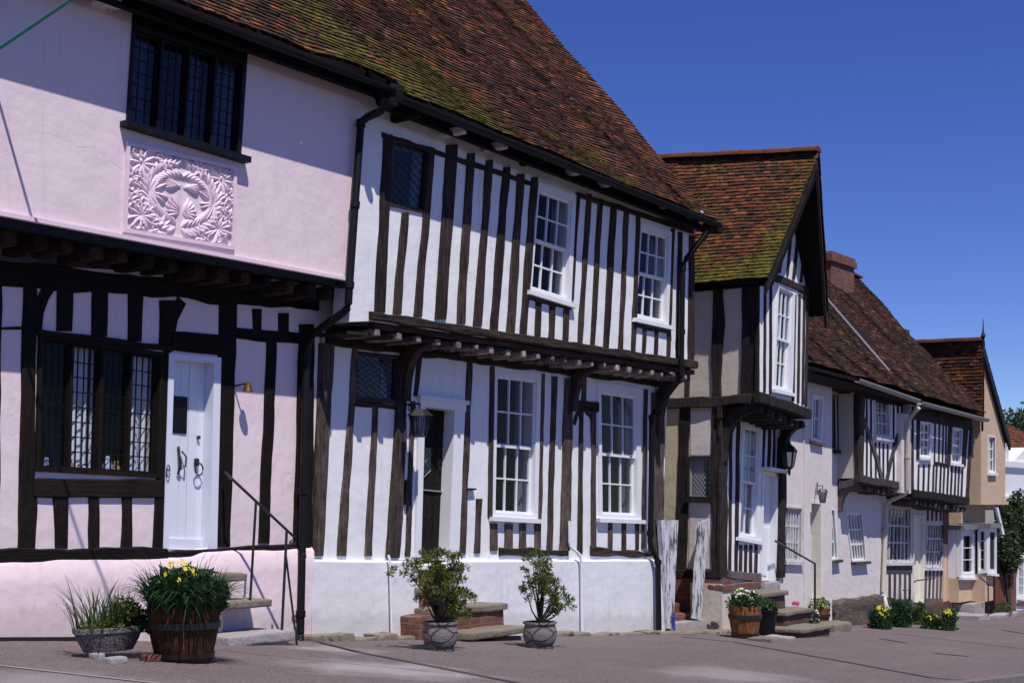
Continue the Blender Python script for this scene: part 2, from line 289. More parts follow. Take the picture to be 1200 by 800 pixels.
# ------------------------------------------------------------------ mesh builder
C = scene.collection; OFF = {}
class MB:
    def __init__(s): s.v = []; s.f = []; s.c = []; s.smooth = False
    def add(s, vs, fs):
        k = len(s.v); s.v += [tuple(q) for q in vs]; s.f += [tuple(i + k for i in f) for f in fs]
    def prism(s, plane, poly, d0, d1):
        n = len(poly)
        s.add([to3(plane, a, z, d0) for a, z in poly] + [to3(plane, a, z, d1) for a, z in poly],
              [tuple(range(n)), tuple(range(2 * n - 1, n - 1, -1))] + [(i, i + n, (i + 1) % n + n, (i + 1) % n) for i in range(n)])
    def box(s, u0, u1, v0, v1, z0, z1):
        s.prism(VP_(0), [(u0, z0), (u1, z0), (u1, z1), (u0, z1)], v0, v1)
    def tube(s, pts, r, n=8, cap=True):
        pts = [Vector((p[0], -p[1], p[2])) for p in pts]; rs = r if isinstance(r, (list, tuple)) else [r] * len(pts); ring = []
        for i, p in enumerate(pts):
            d = (pts[min(i + 1, len(pts) - 1)] - pts[max(i - 1, 0)]).normalized()
            a = d.cross(Vector((0, 0, 1)) if abs(d.z) < .9 else Vector((1, 0, 0))).normalized(); b = d.cross(a)
            ring.append([p + (a * math.cos(2 * math.pi * k / n) + b * math.sin(2 * math.pi * k / n)) * rs[i] for k in range(n)])
        vs = [q for g in ring for q in g]; fs = []
        for i in range(len(pts) - 1):
            for k in range(n): fs.append((i * n + k, i * n + (k + 1) % n, (i + 1) * n + (k + 1) % n, (i + 1) * n + k))
        if cap: fs += [tuple(range(n)), tuple((len(pts) - 1) * n + k for k in range(n))]
        s.add(vs, fs); return s
    def lathe(s, prof, c, n=24, sy=1.0, sx=1.0, jit=0, rot=0):
        vs = []
        for r, z in prof:
            for k in range(n):
                a = 2 * math.pi * k / n + rot; q = r * (1 + jit * noise.noise(Vector((math.cos(a) * 2, math.sin(a) * 2, z * 6))))
                vs.append((c[0] + q * math.cos(a) * sx, -(c[1] + q * math.sin(a) * sy), c[2] + z))
        m = len(prof); fs = []
        for i in range(m - 1):
            for k in range(n): fs.append((i * n + k, i * n + (k + 1) % n, (i + 1) * n + (k + 1) % n, (i + 1) * n + k))
        fs += [tuple(range(n)), tuple((m - 1) * n + k for k in range(n))]
        s.add(vs, fs); return s
    def rough(s, u0, u1, v0, v1, z0, z1, b=.02, jit=.012, cuts=5, seed=0, skew=0):
        bm = bmesh.new(); bmesh.ops.create_cube(bm, size=2); bmesh.ops.subdivide_edges(bm, edges=bm.edges[:], cuts=cuts, use_grid_fill=True)
        hx, hy, hz = (u1 - u0) / 2, (v1 - v0) / 2, (z1 - z0) / 2; c = Vector(((u0 + u1) / 2, -(v0 + v1) / 2, (z0 + z1) / 2)); vs = []
        b = min(b, hx, hy, hz)
        for q in bm.verts:
            p = Vector((q.co.x * hx, q.co.y * hy, q.co.z * hz)); i = Vector((max(-hx + b, min(hx - b, p.x)), max(-hy + b, min(hy - b, p.y)), max(-hz + b, min(hz - b, p.z))))
            d = p - i; p = i + (d.normalized() * b if d.length > 1e-6 else d)
            w = p + c; nn = noise.noise_vector(w * 4 + Vector((seed, 0, 0))) * jit + noise.noise_vector(w * 14) * jit * .5
            p = p + nn; p.z += skew * p.x; vs.append(p + c)
        bm.verts.index_update(); fs = [tuple(v.index for v in f.verts) for f in bm.faces]; bm.free(); s.add(vs, fs); return s
    def build(s, name, mat, parent=None, loc=None, smooth=None, recalc=True):
        off = OFF[parent.name] if parent else Vector(loc or (0, 0, 0))
        me = bpy.data.meshes.new(name); me.from_pydata([(x - off.x, y - off.y, z - off.z) for x, y, z in s.v], [], s.f)
        if s.c:
            ca = me.color_attributes.new('tv', 'FLOAT_COLOR', 'POINT')
            ca.data.foreach_set('color', [q for c in s.c for q in c])
        if recalc:
            bm = bmesh.new(); bm.from_mesh(me); bmesh.ops.recalc_face_normals(bm, faces=bm.faces[:]); bm.to_mesh(me); bm.free()
        me.materials.append(mat if not isinstance(mat, str) else M[mat])
        if smooth or s.smooth:
            me.polygons.foreach_set('use_smooth', [True] * len(me.polygons))
            me.set_sharp_from_angle(angle=rad(40))
        o = bpy.data.objects.new(name, me); C.objects.link(o)
        if parent: o.parent = parent
        else: o.location = off
        OFF[o.name] = off; return o
def thing(name, label, cat, loc=(0, 0, 0), group=None):
    o = bpy.data.objects.new(name, None); C.objects.link(o); o.empty_display_size = .3
    o.location = (loc[0], -loc[1], loc[2]); OFF[o.name] = Vector(o.location); return tag(o, label, cat, group)
def tag(o, label, cat, group=None):
    o['label'] = label; o['category'] = cat
    if group: o['group'] = group
    return o
def struct(o): o['kind'] = 'structure'; return o
def base(px, v=0):
    u = unp(VP_(v), px, 600)[0]; return (u, v, gz(u, v))

# ------------------------------------------------------------------ facade elements
def lerp(a, b, t): return tuple(x + (y - x) * t for x, y in zip(a, b))
def timber(par, name, A0, A1, B0, B1, plane, mat, d=.022, wob=.012, seg=.14, raw=False, back=-.03):
    P = (lambda q: q) if raw else (lambda q: unp(plane, *q))
    A0, A1, B0, B1 = map(P, (A0, A1, B0, B1)); ln = math.dist(A0, A1); n = max(2, int(ln / seg)); m = MB(); sd = R.random() * 50
    w = ((A0[0] - B0[0]), (A0[1] - B0[1])); wl_ = math.hypot(*w) or 1; w = (w[0] / wl_, w[1] / wl_); ch = min(.012, wl_ * .2); vs = []
    for i in range(n + 1):
        t = i / n; a = lerp(A0, A1, t); b = lerp(B0, B1, t)
        ja = noise.noise(Vector((sd, t * ln * 2.2, 0))) * wob * 1.6 + noise.noise(Vector((sd, t * ln * 8, 3))) * wob * .6
        jb = noise.noise(Vector((sd + 9, t * ln * 2.2, 0))) * wob * 1.6 + noise.noise(Vector((sd + 9, t * ln * 8, 3))) * wob * .6
        dd = d + noise.noise(Vector((sd, t * ln * 3, 9))) * d * .25
        a = (a[0] + w[0] * ja, a[1] + w[1] * ja); b = (b[0] + w[0] * jb, b[1] + w[1] * jb)
        ac = (a[0] - w[0] * ch, a[1] - w[1] * ch); bc = (b[0] + w[0] * ch, b[1] + w[1] * ch)
        for q, e in ((a, back), (a, dd * .55), (ac, dd), (bc, dd), (b, dd * .55), (b, back)): vs.append(to3(plane, q[0], q[1], e))
    fs = [tuple(range(6)), tuple(n * 6 + k for k in range(6))]
    for i in range(n):
        for k in range(6): fs.append((i * 6 + k, i * 6 + (k + 1) % 6, (i + 1) * 6 + (k + 1) % 6, (i + 1) * 6 + k))
    m.add(vs, fs); return m.build(name, mat, par)
def stud(par, T, B, plane, mat, **k):
    return timber(par, k.pop('name', 'stud'), (T[0], T[2]), (B[0], B[2]), (T[1], T[2]), (B[1], B[2]), plane, mat, **k)
def rail(par, a, b, th, plane, mat, name='rail', th2=None, **k):
    """a,b = upper edge px points, th = thickness px at a, th2 at b"""
    th2 = th if th2 is None else th2
    return timber(par, name, a, b, (a[0], a[1] + th), (b[0], b[1] + th2), plane, mat, **k)
def wall(par, name, poly, holes, plane, mat, depth=.22, raw=False, solid=False):
    P = (lambda q: q) if raw else (lambda q: unp(plane, *q))
    loops = [[P(q) for q in poly]] + holes; bm = bmesh.new(); eds = []; L = []
    for lp in loops:
        vv = [bm.verts.new(to3(plane, a, z, 0)) for a, z in lp]; L.append(vv)
        eds += [bm.edges.new((vv[i], vv[(i + 1) % len(vv)])) for i in range(len(vv))]
    bmesh.ops.triangle_fill(bm, use_beauty=True, use_dissolve=False, edges=eds)
    outn = Vector((0, -1, 0)) if plane[0] == 'v' else Vector((-1, 0, 0))
    for f in bm.faces:
        f.normal_update()
        if f.normal.dot(outn) < 0: f.normal_flip()
    for vv, lp in zip(L, loops):
        bk = [bm.verts.new(to3(plane, a, z, -depth)) for a, z in lp]
        for i in range(len(vv)):
            j = (i + 1) % len(vv); bm.faces.new((vv[i], vv[j], bk[j], bk[i]))
    off = OFF[par.name] if par else Vector((0, 0, 0))
    bmesh.ops.translate(bm, verts=bm.verts, vec=-off)
    me = bpy.data.meshes.new(name); bm.to_mesh(me); bm.free(); me.materials.append(M[mat] if isinstance(mat, str) else mat)
    o = bpy.data.objects.new(name, me); C.objects.link(o); OFF[o.name] = off
    if par: o.parent = par
    return o
class Quad:
    def __init__(s, plane, Q, raw=False):
        s.pl = plane; s.q = [q if raw else unp(plane, *q) for q in Q]; q = s.q
        s.W = (math.dist(q[0], q[1]) + math.dist(q[3], q[2])) / 2; s.H = (math.dist(q[0], q[3]) + math.dist(q[1], q[2])) / 2
    def p(s, a, t):
        q = s.q; return tuple(q[0][i] * (1 - a) * (1 - t) + q[1][i] * a * (1 - t) + q[2][i] * a * t + q[3][i] * (1 - a) * t for i in (0, 1))
    def blk(s, mb, a0, t0, a1, t1, d0, d1): mb.prism(s.pl, [s.p(a0, t0), s.p(a1, t0), s.p(a1, t1), s.p(a0, t1)], d0, d1)
    def sub(s, l, r, t, b):
        a0, a1, t0, t1 = l / s.W, 1 - r / s.W, t / s.H, 1 - b / s.H
        return Quad(s.pl, [s.p(a0, t0), s.p(a1, t0), s.p(a1, t1), s.p(a0, t1)], True)
    def ring(s, mb, l, r, t, b, d0, d1):
        a0, a1, t0, t1 = l / s.W, 1 - r / s.W, t / s.H, 1 - b / s.H
        s.blk(mb, 0, 0, 1, t0, d0, d1); s.blk(mb, 0, t1, 1, 1, d0, d1); s.blk(mb, 0, t0, a0, t1, d0, d1); s.blk(mb, a1, t0, 1, t1, d0, d1)
def curtain(par, q, s0, s1, d, mat='curtain', t1=1.0, folds=7):
    m = MB(); n = max(8, int(folds * 8)); r = R.random() * 9; vs = []; rows = 5
    for j in range(rows + 1):
        for i in range(n + 1):
            a = s0 + (s1 - s0) * i / n; t = t1 * j / rows; p = q.p(a, t)
            vs.append(to3(q.pl, p[0], p[1], d + .022 * math.sin(i / n * folds * 6.28 + r + .4 * math.sin(j)) + .01 * math.sin(i * 1.7 + r)))
    m.add(vs, [(j * (n + 1) + i, j * (n + 1) + i + 1, (j + 1) * (n + 1) + i + 1, (j + 1) * (n + 1) + i) for j in range(rows) for i in range(n)])
    return m.build('curtain', mat, par, smooth=True, recalc=False)
def window(house, holes, plane, Q, kind='sash', nx=3, ny=2, cas=(.09, .09, .09, .07), fm='whitepaint', bm_=None, sill=None, sillm=None, sd=.07, curt=((0, .22), (.78, 1)), cm='curtain', lights=1, pd=.02, glass='glass', bw=.02, arch=0, label=None, name='window', depth=.09, cd=-.2):
    q = Quad(plane, Q); bm_ = bm_ or fm; h = .03
    hq = q.sub(h, h, h, h); holes.append([hq.p(0, 0), hq.p(1, 0), hq.p(1, 1), hq.p(0, 1)])
    m = MB(); q.ring(m, *cas, -depth, pd)
    if kind != 'sash':
        for k in range(1, lights):
            i_ = q.sub(*cas); hw = .014 / i_.W; i_.blk(m, k / lights - hw, 0, k / lights + hw, 1, -depth, pd * .4)
    f = m.build(name, fm, house)
    if label: f['label'] = label
    i = q.sub(*cas); b = MB(); g = MB()
    def grid(q_, nx, ny, d0, d1, st, w):
        q_.ring(b, st, st, st, st, d0, d1); j = q_.sub(st, st, st, st); hw = w / 2 / j.W; hh = w / 2 / j.H
        for k in range(1, nx): j.blk(b, k / nx - hw, 0, k / nx + hw, 1, d0 + .004, d1 - .003)
        for k in range(1, ny): j.blk(b, 0, k / ny - hh, 1, k / ny + hh, d0 + .006, d1 - .006)
        g.add([to3(plane, *j.p(x, t), (d0 + d1) / 2) for x, t in ((0, 0), (0, 1), (1, 1), (1, 0))], [(0, 1, 2, 3)])
    if kind == 'sash':
        up = Quad(plane, [i.p(0, 0), i.p(1, 0), i.p(1, .52), i.p(0, .52)], True); lo = Quad(plane, [i.p(0, .49), i.p(1, .49), i.p(1, 1), i.p(0, 1)], True)
        grid(up, nx, ny, -.045, -.01, .035, bw); grid(lo, nx, ny, -.085, -.05, .038, bw)
    elif kind == 'fixed': grid(i, nx, ny, -.06, -.025, .025, bw)
    else:   # leaded
        for k in range(lights):
            hw = .014 / i.W; c_ = Quad(plane, [i.p(k / lights + hw * (k > 0), 0), i.p((k + 1) / lights - hw * (k < lights - 1), 0), i.p((k + 1) / lights - hw * (k < lights - 1), 1), i.p(k / lights + hw * (k > 0), 1)], True)
            c_.ring(b, .016, .016, .016, .016, -.055, -.03); j = c_.sub(.016, .016, .016, .016)
            if kind == 'lead':
                for x in range(1, nx): j.blk(b, x / nx - .005 / j.W, 0, x / nx + .005 / j.W, 1, -.048, -.038)
                for y in range(1, ny): j.blk(b, 0, y / ny - .005 / j.H, 1, y / ny + .005 / j.H, -.047, -.039)
            else:
                for sg in (1, -1):
                    for cc in range(-ny, nx + 1):
                        x0 = cc / nx; pts = []
                        # line x = x0 + t*(ny/nx)/ny*... through unit square
                        s_ = ny / nx / 1.0
                        ta = max(0, min(1, (0 - x0) / s_)); tb = max(0, min(1, (1 - x0) / s_))
                        if tb - ta < .02: continue
                        xa, xb = x0 + s_ * ta, x0 + s_ * tb
                        if sg < 0: xa, xb = 1 - xa, 1 - xb
                        e = .005 / j.W; j_ = [j.p(xa - e, ta), j.p(xa + e, ta), j.p(xb + e, tb), j.p(xb - e, tb)]
                        b.prism(plane, j_, -.048 - .001 * (sg > 0), -.039 + .001 * (sg > 0))
            g.add([to3(plane, *j.p(x, t), -.044) for x, t in ((0, 0), (0, 1), (1, 1), (1, 0))], [(0, 1, 2, 3)])
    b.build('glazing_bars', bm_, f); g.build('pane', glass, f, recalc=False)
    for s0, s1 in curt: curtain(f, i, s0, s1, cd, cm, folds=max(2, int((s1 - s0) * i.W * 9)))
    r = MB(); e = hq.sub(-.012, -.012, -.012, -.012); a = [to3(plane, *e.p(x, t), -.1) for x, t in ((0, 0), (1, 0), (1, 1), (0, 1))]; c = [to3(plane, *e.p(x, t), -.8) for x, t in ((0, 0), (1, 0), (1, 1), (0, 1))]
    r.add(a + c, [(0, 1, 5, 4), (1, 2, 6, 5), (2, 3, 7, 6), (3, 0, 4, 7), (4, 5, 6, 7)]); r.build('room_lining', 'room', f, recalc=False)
    if sill:
        s = MB(); ex = sill / q.W; q.blk(s, -ex, 1.0, 1 + ex, 1 + .055 / q.H, -.02, sd); s.build('sill', sillm or fm, f)
    return f
def roof(par, E0, E1, R0, R1, mat='tile', name='roof', w=.14, gauge=.082, bell=.0, sag=.0, moss=lambda s, t, x: .3, hue=lambda s, t: .5, seed=1, und=.03, under='black_timber', bo=.16):
    """E0,E1 eave ends, R0,R1 ridge ends (u,v,z)"""
    E0, E1, R0, R1 = [Vector((p[0], -p[1], p[2])) for p in (E0, E1, R0, R1)]; rr = random.Random(seed)
    L = max((E1 - E0).length, (R1 - R0).length); S = ((R0 - E0).length + (R1 - E1).length) / 2
    nc = int(L / w); nr = int(S / gauge)
    nrm = (E1 - E0).cross(R0 - E0).normalized()
    if nrm.z < 0: nrm = -nrm
    up = (R0 - E0).normalized()
    def S_(s, t):
        p = (E0.lerp(E1, s)).lerp(R0.lerp(R1, s), t)
        o = bell * math.exp(-t * S / .6) - sag * math.sin(math.pi * min(1, max(0, s))) * math.sin(math.pi * min(1, max(0, t))) + und * noise.noise(Vector((s * L * .55, t * S * .55, seed))) + und * .5 * noise.noise(Vector((s * L * 1.6, t * S * 1.4, seed + 7)))
        return p + nrm * o
    m = MB(); ax = (E1 - E0).normalized()
    for j in range(nr):
        for i in range(-1, nc + 1):
            x = (i + (.5 if j % 2 else 0) + rr.uniform(-.04, .04)) / nc; x1 = x + (w * .965 / L)
            x = max(0, x); x1 = min(1, x1)
            if x1 - x < .2 * w / L: continue
            t0 = (j + rr.uniform(-.07, .07)) / nr; t1 = t0 + 1.35 / nr
            if t1 > 1.0: t1 = 1.0
            la, lb = .022 + rr.uniform(0, .012), .022 + rr.uniform(0, .012); k = rr.uniform(-.004, .004)
            a, b, c, d = S_(x, t0), S_(x1, t0), S_(x1, t1), S_(x, t1)
            vs = [a + nrm * la, b + nrm * (lb + k), c + nrm * .006, d + nrm * .006, a + nrm * (la - .016), b + nrm * (lb - .016)]
            sh = hue(x, t0); h = min(1, max(0, sh + rr.gauss(0, .2)))
            if rr.random() < .05: h = rr.uniform(.85, 1)
            mo = moss(x, t0, S_(x, t0)) + rr.uniform(-.12, .12)
            m.add(vs, [(0, 1, 2, 3), (4, 5, 1, 0), (0, 3, 4), (1, 5, 2)]); m.c += [(h, mo, 0, 1)] * 6
    # under sheet and thickness
    k = len(m.v); gx, gy = 90, 50
    for j in range(gy + 1):
        for i in range(gx + 1): m.v.append(tuple(S_(i / gx, j / gy) - nrm * .016)); m.c.append((.05, 0, 0, 1))
    m.f += [(k + j * (gx + 1) + i, k + j * (gx + 1) + i + 1, k + (j + 1) * (gx + 1) + i + 1, k + (j + 1) * (gx + 1) + i) for j in range(gy) for i in range(gx)]
    o = m.build(name, mat, par, recalc=False)
    s = MB(); q = [E0, E1, R1, R0]; q = [E0, E1, R1.lerp(E1, .09), R0.lerp(E0, .09)]; s.add([p - nrm * bo for p in q] + [p - nrm * (bo + .04) for p in q], [(0, 1, 2, 3), (4, 5, 6, 7), (0, 1, 5, 4), (1, 2, 6, 5), (2, 3, 7, 6), (3, 0, 4, 7)]); s.build('roof_boarding', under, o)
    return o, S_
def ridge(par, A, B, mat='tile', r=.11, n=None, hue=.75):
    A = Vector((A[0], -A[1], A[2])); B = Vector((B[0], -B[1], B[2])); L = (B - A).length; n = n or int(L / .42); d = (B - A).normalized(); sdv = d.cross(Vector((0, 0, 1))).normalized(); m = MB()
    for i in range(n):
        p, q = A.lerp(B, i / n), A.lerp(B, (i + .97) / n); h = min(1, hue + R.uniform(-.15, .15)); j = R.uniform(0, .012); vs = []
        for e in (p, q):
            for k in range(7): a = math.pi * k / 6; vs.append(e + sdv * r * math.cos(a) + Vector((0, 0, 1)) * (r * .8 * math.sin(a) + j))
        m.add(vs, [(k, k + 1, 8 + k, 7 + k) for k in range(6)] + [tuple(range(7)), tuple(range(7, 14))]); m.c += [(h, 0, 0, 1)] * 14
    return m.build('ridge_tiles', mat, par)
def gutter(par, A, B, r=.06, mat='blackpaint', name='gutter'):
    A = Vector(A); B = Vector(B); m = MB(); vs = []; n = 8; d = .008
    for e in (A, B):
        for rr_ in (r, r - d):
            for k in range(n + 1): a = math.pi + math.pi * k / n; vs.append((e.x, -(e.y + rr_ * math.cos(a)), e.z + rr_ * math.sin(a)))
    N = n + 1; fs = []
    for k in range(n): fs += [(k, k + 1, 2 * N + k + 1, 2 * N + k), (N + k, N + k + 1, 3 * N + k + 1, 3 * N + k)]
    fs += [(0, N, 3 * N, 2 * N), (n, N + n, 3 * N + n, 2 * N + n)]
    for k in range(n): fs += [(k, k + 1, N + k + 1, N + k), (2 * N + k, 2 * N + k + 1, 3 * N + k + 1, 3 * N + k)]
    m.add(vs, fs); return m.build(name, mat, par)
def pipe(par, pts, r, mat, name='drainpipe', cols=()):
    """pts = (px,py,v)"""
    P = []
    for px, py, v in pts: a, z = unp(VP_(v), px, py); P.append((a, v, z))
    m = MB(); Q = []
    for i, p in enumerate(P):
        if 0 < i < len(P) - 1:
            a, b = Vector(P[i - 1]), Vector(P[i + 1]); c = Vector(p); k = min(.08, (a - c).length * .3, (b - c).length * .3)
            p1 = c + (a - c).normalized() * k; p2 = c + (b - c).normalized() * k; Q += [p1, (p1 + p2 + c * 2) / 4, p2]
        else: Q.append(Vector(p))
    m.tube(Q, r, 12)
    for i in cols:
        a = Vector(P[i[0]]); b = Vector(P[i[0] + 1]); c = a.lerp(b, i[1]); d = (b - a).normalized() * .035; m.tube([c - d, c + d], r * 1.25, 12)
    return m.build(name, mat, par, smooth=True)
def joists(par, xs, y_of, plane_v, v0, h=.12, w=.12, mat='joist', name='joist_end', over=.02):
    for x in xs:
        u, z = unp(VP_(plane_v), x, y_of(x)); m = MB(); s = R.uniform(.8, 1.15)
        m.rough(u - w * s / 2, u + w * s / 2, v0, plane_v + over + R.uniform(-.02, .02), z - h * s, z, .02, .014, 4, R.random() * 20); m.build(name, mat, par, smooth=True)
def linf(x0, y0, x1, y1): return lambda x: y0 + (y1 - y0) * (x - x0) / (x1 - x0)
def brace(par, pts, w, plane, mat, d=.06, name='brace', back=-.02):
    """curved timber along px points in a facade plane"""
    P = [unp(plane, *p) for p in pts]; m = MB(); vs = []; n = len(P)
    for i, p in enumerate(P):
        a = P[max(0, i - 1)]; b = P[min(n - 1, i + 1)]; t = (b[0] - a[0], b[1] - a[1]); l_ = math.hypot(*t); nn = (-t[1] / l_ * w / 2, t[0] / l_ * w / 2)
        for q, e in (((p[0] + nn[0], p[1] + nn[1]), back), ((p[0] + nn[0], p[1] + nn[1]), d), ((p[0] - nn[0], p[1] - nn[1]), d), ((p[0] - nn[0], p[1] - nn[1]), back)): vs.append(to3(plane, *q, e))
    fs = [(0, 1, 2, 3), tuple(n * 4 - 4 + k for k in range(4))]
    for i in range(n - 1):
        for k in range(4): fs.append((i * 4 + k, i * 4 + (k + 1) % 4, i * 4 + 4 + (k + 1) % 4, i * 4 + 4 + k))
    m.add(vs, fs); return m.build(name, mat, par)
def bracket3(par, foot, head, w, mat, name='brace', bow=.12):
    """curved bracket from wall foot (u,v,z) out to head"""
    a, b = Vector(foot), Vector(head); m = MB(); pts = []
    for i in range(9):
        t = i / 8; p = a.lerp(b, t); k = math.sin(math.pi * t) * bow; p = p + Vector((0, -k * .7, k * .7)) * (1 if True else 0); pts.append(p)
    c = Vector((a.x, a.y, b.z)) if bow < 0 else (a + b) / 2; hw = w * 1.05; vs = []
    P = [a * (1 - t) ** 2 + c * 2 * t * (1 - t) + b * t * t for t in [i / 10 for i in range(11)]]
    for i, p in enumerate(P):
        d = (P[min(10, i + 1)] - P[max(0, i - 1)]).normalized(); n_ = Vector((0, -d.z, d.y)); n_ = (n_.normalized() if n_.length > .01 else Vector((0, 1, 0))) * hw * (1 + .2 * math.sin(i * .3)); e = Vector((hw, 0, 0))
        for q in (p + n_ + e, p - n_ + e, p - n_ - e, p + n_ - e): vs.append((q.x, -q.y, q.z))
    m.add(vs, [(i * 4 + k, i * 4 + (k + 1) % 4, i * 4 + 4 + (k + 1) % 4, i * 4 + 4 + k) for i in range(10) for k in range(4)] + [(0, 1, 2, 3), (40, 41, 42, 43)]); return m.build(name, mat, par)

# ================================================================== SETTING
def sheet(us, vs_, f, name, mat, dz=0):
    m = MB(); nu, nv = len(us), len(vs_)
    m.v = [(u, -v, f(u, v) + dz) for v in vs_ for u in us]; m.f = [(j * nu + i, j * nu + i + 1, (j + 1) * nu + i + 1, (j + 1) * nu + i) for j in range(nv - 1) for i in range(nu - 1)]
    o = m.build(name, mat, recalc=False, smooth=True); return struct(o)
US = [-400, -150, -60, -30] + [x * .6 for x in range(-30, 75)] + [48, 55, 65, 80, 120, 200, 400]
flat = lambda u, v: gz(u, v)
sheet(US, [-400, -150, -60, -25, -12, -6, -3, -1, 0] + [.4 * k for k in range(1, 14)] + [KV], flat, 'pavement', 'pave')
sheet(US, [KV - .02] + [KV + .5 * k for k in range(1, 17)] + [14, 20, 40, 100, 400], lambda u, v: gz(u, max(v, KV + .001)) , 'road', 'road')
m = MB()
u = -20.0
while u < 60:
    L_ = .9; j = R.uniform(-.006, .006)
    z0, z1 = gz(u, KV), gz(u + L_, KV)
    m.add([(u + .006, -(KV - .02 + j), z0 + .004), (u + L_ - .006, -(KV - .02 + j), z1 + .004), (u + L_ - .006, -(KV + .12 + j), z1 + .002), (u + .006, -(KV + .12 + j), z0 + .002),
           (u + .006, -(KV + .13 + j), z0 - .14), (u + L_ - .006, -(KV + .13 + j), z1 - .14)], [(0, 1, 2, 3), (3, 2, 5, 4)]); u += L_
struct(m.build('kerb', 'kerb', recalc=False))
def strip_ground(pts, w, name, mat, dz):
    """ground-hugging strip through photo ground points"""
    P = [PG(*p)[0] for p in pts]; m = MB(); vs = []
    Q = []
    for a, b in zip(P, P[1:]):
        n = max(2, int(math.dist(a, b) / .3)); Q += [lerp(a, b, i / n) for i in range(n)]
    Q.append(P[-1])
    for i, p in enumerate(Q):
        a, b = Q[max(0, i - 1)], Q[min(len(Q) - 1, i + 1)]; t = (b[0] - a[0], b[1] - a[1]); l_ = math.hypot(*t); n_ = (-t[1] / l_ * w / 2, t[0] / l_ * w / 2)
        for s in (-1, 1):
            u_, v_ = p[0] + n_[0] * s * (1 + .15 * noise.noise(Vector((i * .7, s, 0)))), p[1] + n_[1] * s; vs.append((u_, -v_, gz(u_, v_) + dz))
    m.add(vs, [(2 * i, 2 * i + 1, 2 * i + 3, 2 * i + 2) for i in range(len(Q) - 1)]); return struct(m.build(name, mat, recalc=False))
strip_ground([(-60, 772), (0, 780), (170, 799), (230, 806)], .045, 'path', 'paleline', .006)
strip_ground([(372, 752), (420, 764), (600, 799), (650, 809)], .05, 'path', 'darkline', .01)
strip_ground([(800, 746), (860, 752), (1000, 777), (1092, 794), (1130, 801)], .07, 'path', 'darkline', .006)
strip_ground([(1050, 742), (1200, 760)], .04, 'path', 'darkline', .006)
strip_ground([(1032, 748), (1062, 753)], .09, 'path', 'darkline', .006)
strip_ground([(1095, 765), (1135, 769)], .09, 'path', 'darkline', .006)
strip_ground([(1175, 738), (1200, 742)], .09, 'path', 'darkline', .006)

# ================================================================== HOUSE A : pink
LV, UV = 0.0, .5
PL, PU_ = VP_(0.0), VP_(.52)
A = thing('timber_framed_cottage', 'pale pink plastered cottage with black timbers, white plank door and a moulded wreath panel', 'house', base(180))
bt = 'black_timber'; bh = 'black_timber_h'
zE = lambda u: H + 4.36
hl = []
# lower windows/door
window(A, hl, PL, [(44, 390), (190, 413), (185, 560), (40, 552)], 'lead', 4, 8, (.035, .035, .05, .045), bt, 'blackpaint', curt=((.28, .47), (.50, .58), (.74, .98)), lights=4, pd=.03, glass='glass', depth=.1, label='wide four light leaded window with lace curtains and ornaments', cd=-.13)
WA = bpy.data.objects['window']
# ornaments on the inner sill: part of the window display (separate things)
orn = [(54, 549, 'china', 'small blue and white china figure at the left of the cottage window sill', 12), (82, 550, 'straw', 'straw coloured figure beside the first mullion on the cottage window sill', 12), (92, 551, 'straw', 'smaller straw coloured animal ornament left of the lace curtain', 7),
       (98, 552, 'china', 'low china ornament under the left lace curtain', 9), (126, 552, 'china', 'tall blue and white jug in the middle of the cottage window', 17), (136, 553, 'straw', 'orange brown figure right of the tall jug', 13), (152, 554, 'china', 'pair like blue china dog left of the right lace curtain', 12), (162, 555, 'china', 'blue china dog nearest the right end of the cottage window', 12)]
for x, y, k, lb, hh in orn:
    u, z = unp(VP_(-.1), x, y); s = hh / 118.0; m = MB()
    m.lathe([(.001, 0), (s * .32, .0), (s * .38, s * .25), (s * .26, s * .55), (s * .14, s * .68), (s * .2, s * .82), (s * .16, s * .95), (.001, s)], (u, -.1, z), 12, .8, jit=.5); o = m.build('ornament', 'white_china' if k == 'china' else 'straw', loc=(u, .1, z), smooth=True); tag(o, lb, 'ornament', 'ornaments on the cottage window sill')
dq = Quad(PL, [(196, 414), (257, 419), (252, 646), (189, 644)]); hq = dq.sub(.02, .02, .02, .0); hl.append([hq.p(0, 0), hq.p(1, 0), hq.p(1, 1), hq.p(0, 1)])
m = MB(); dq.blk(m, 0, 0, 1, .03, -.16, .03); dq.blk(m, 0, .03, .1, 1, -.16, .03); dq.blk(m, .86, .03, 1, 1, -.16, .03)
dr = m.build('door', 'doorwhite', A); dr['label'] = 'white plank door in a white frame'
m = MB()
for k in range(5): a0 = .1 + .76 * k / 5; dq.blk(m, a0 + .004, .03, a0 + .76 / 5 - .004, .975, -.14, -.10 + .003 * (k % 2))
dq.blk(m, .1, .94, .86, .995, -.14, -.075); m.build('door_leaf', 'doorwhite', dr)
m = MB(); dq.blk(m, .2, .21, .52, .4, -.11, -.088); m.build('door_pane', 'blackpaint', dr)
def at(q, a, t, d): p = q.p(a, t); return (p[0], q.pl[1] + d, p[1])
m = MB(); m.tube([at(dq, .36, .47, -.08), at(dq, .35, .52, -.05), at(dq, .37, .57, -.05), at(dq, .36, .61, -.08)], [.014, .01, .016, .01], 8); m.tube([at(dq, .41, .49, -.07), at(dq, .46, .52, -.04), at(dq, .45, .57, -.04), at(dq, .4, .585, -.07)], .009, 6); m.build('door_knocker', 'iron', dr)
m = MB(); c = at(dq, .71, .58, -.05); m.tube([(c[0] + .05 * math.cos(a * .7), c[1] + .01, c[2] + .06 * math.sin(a * .7)) for a in range(10)], .008, 6); m.rough(c[0] - .03, c[0] + .03, c[1] - .04, c[1] - .01, c[2] + .03, c[2] + .11, .02, 0, 2); m.build('door_handle', 'iron', dr)
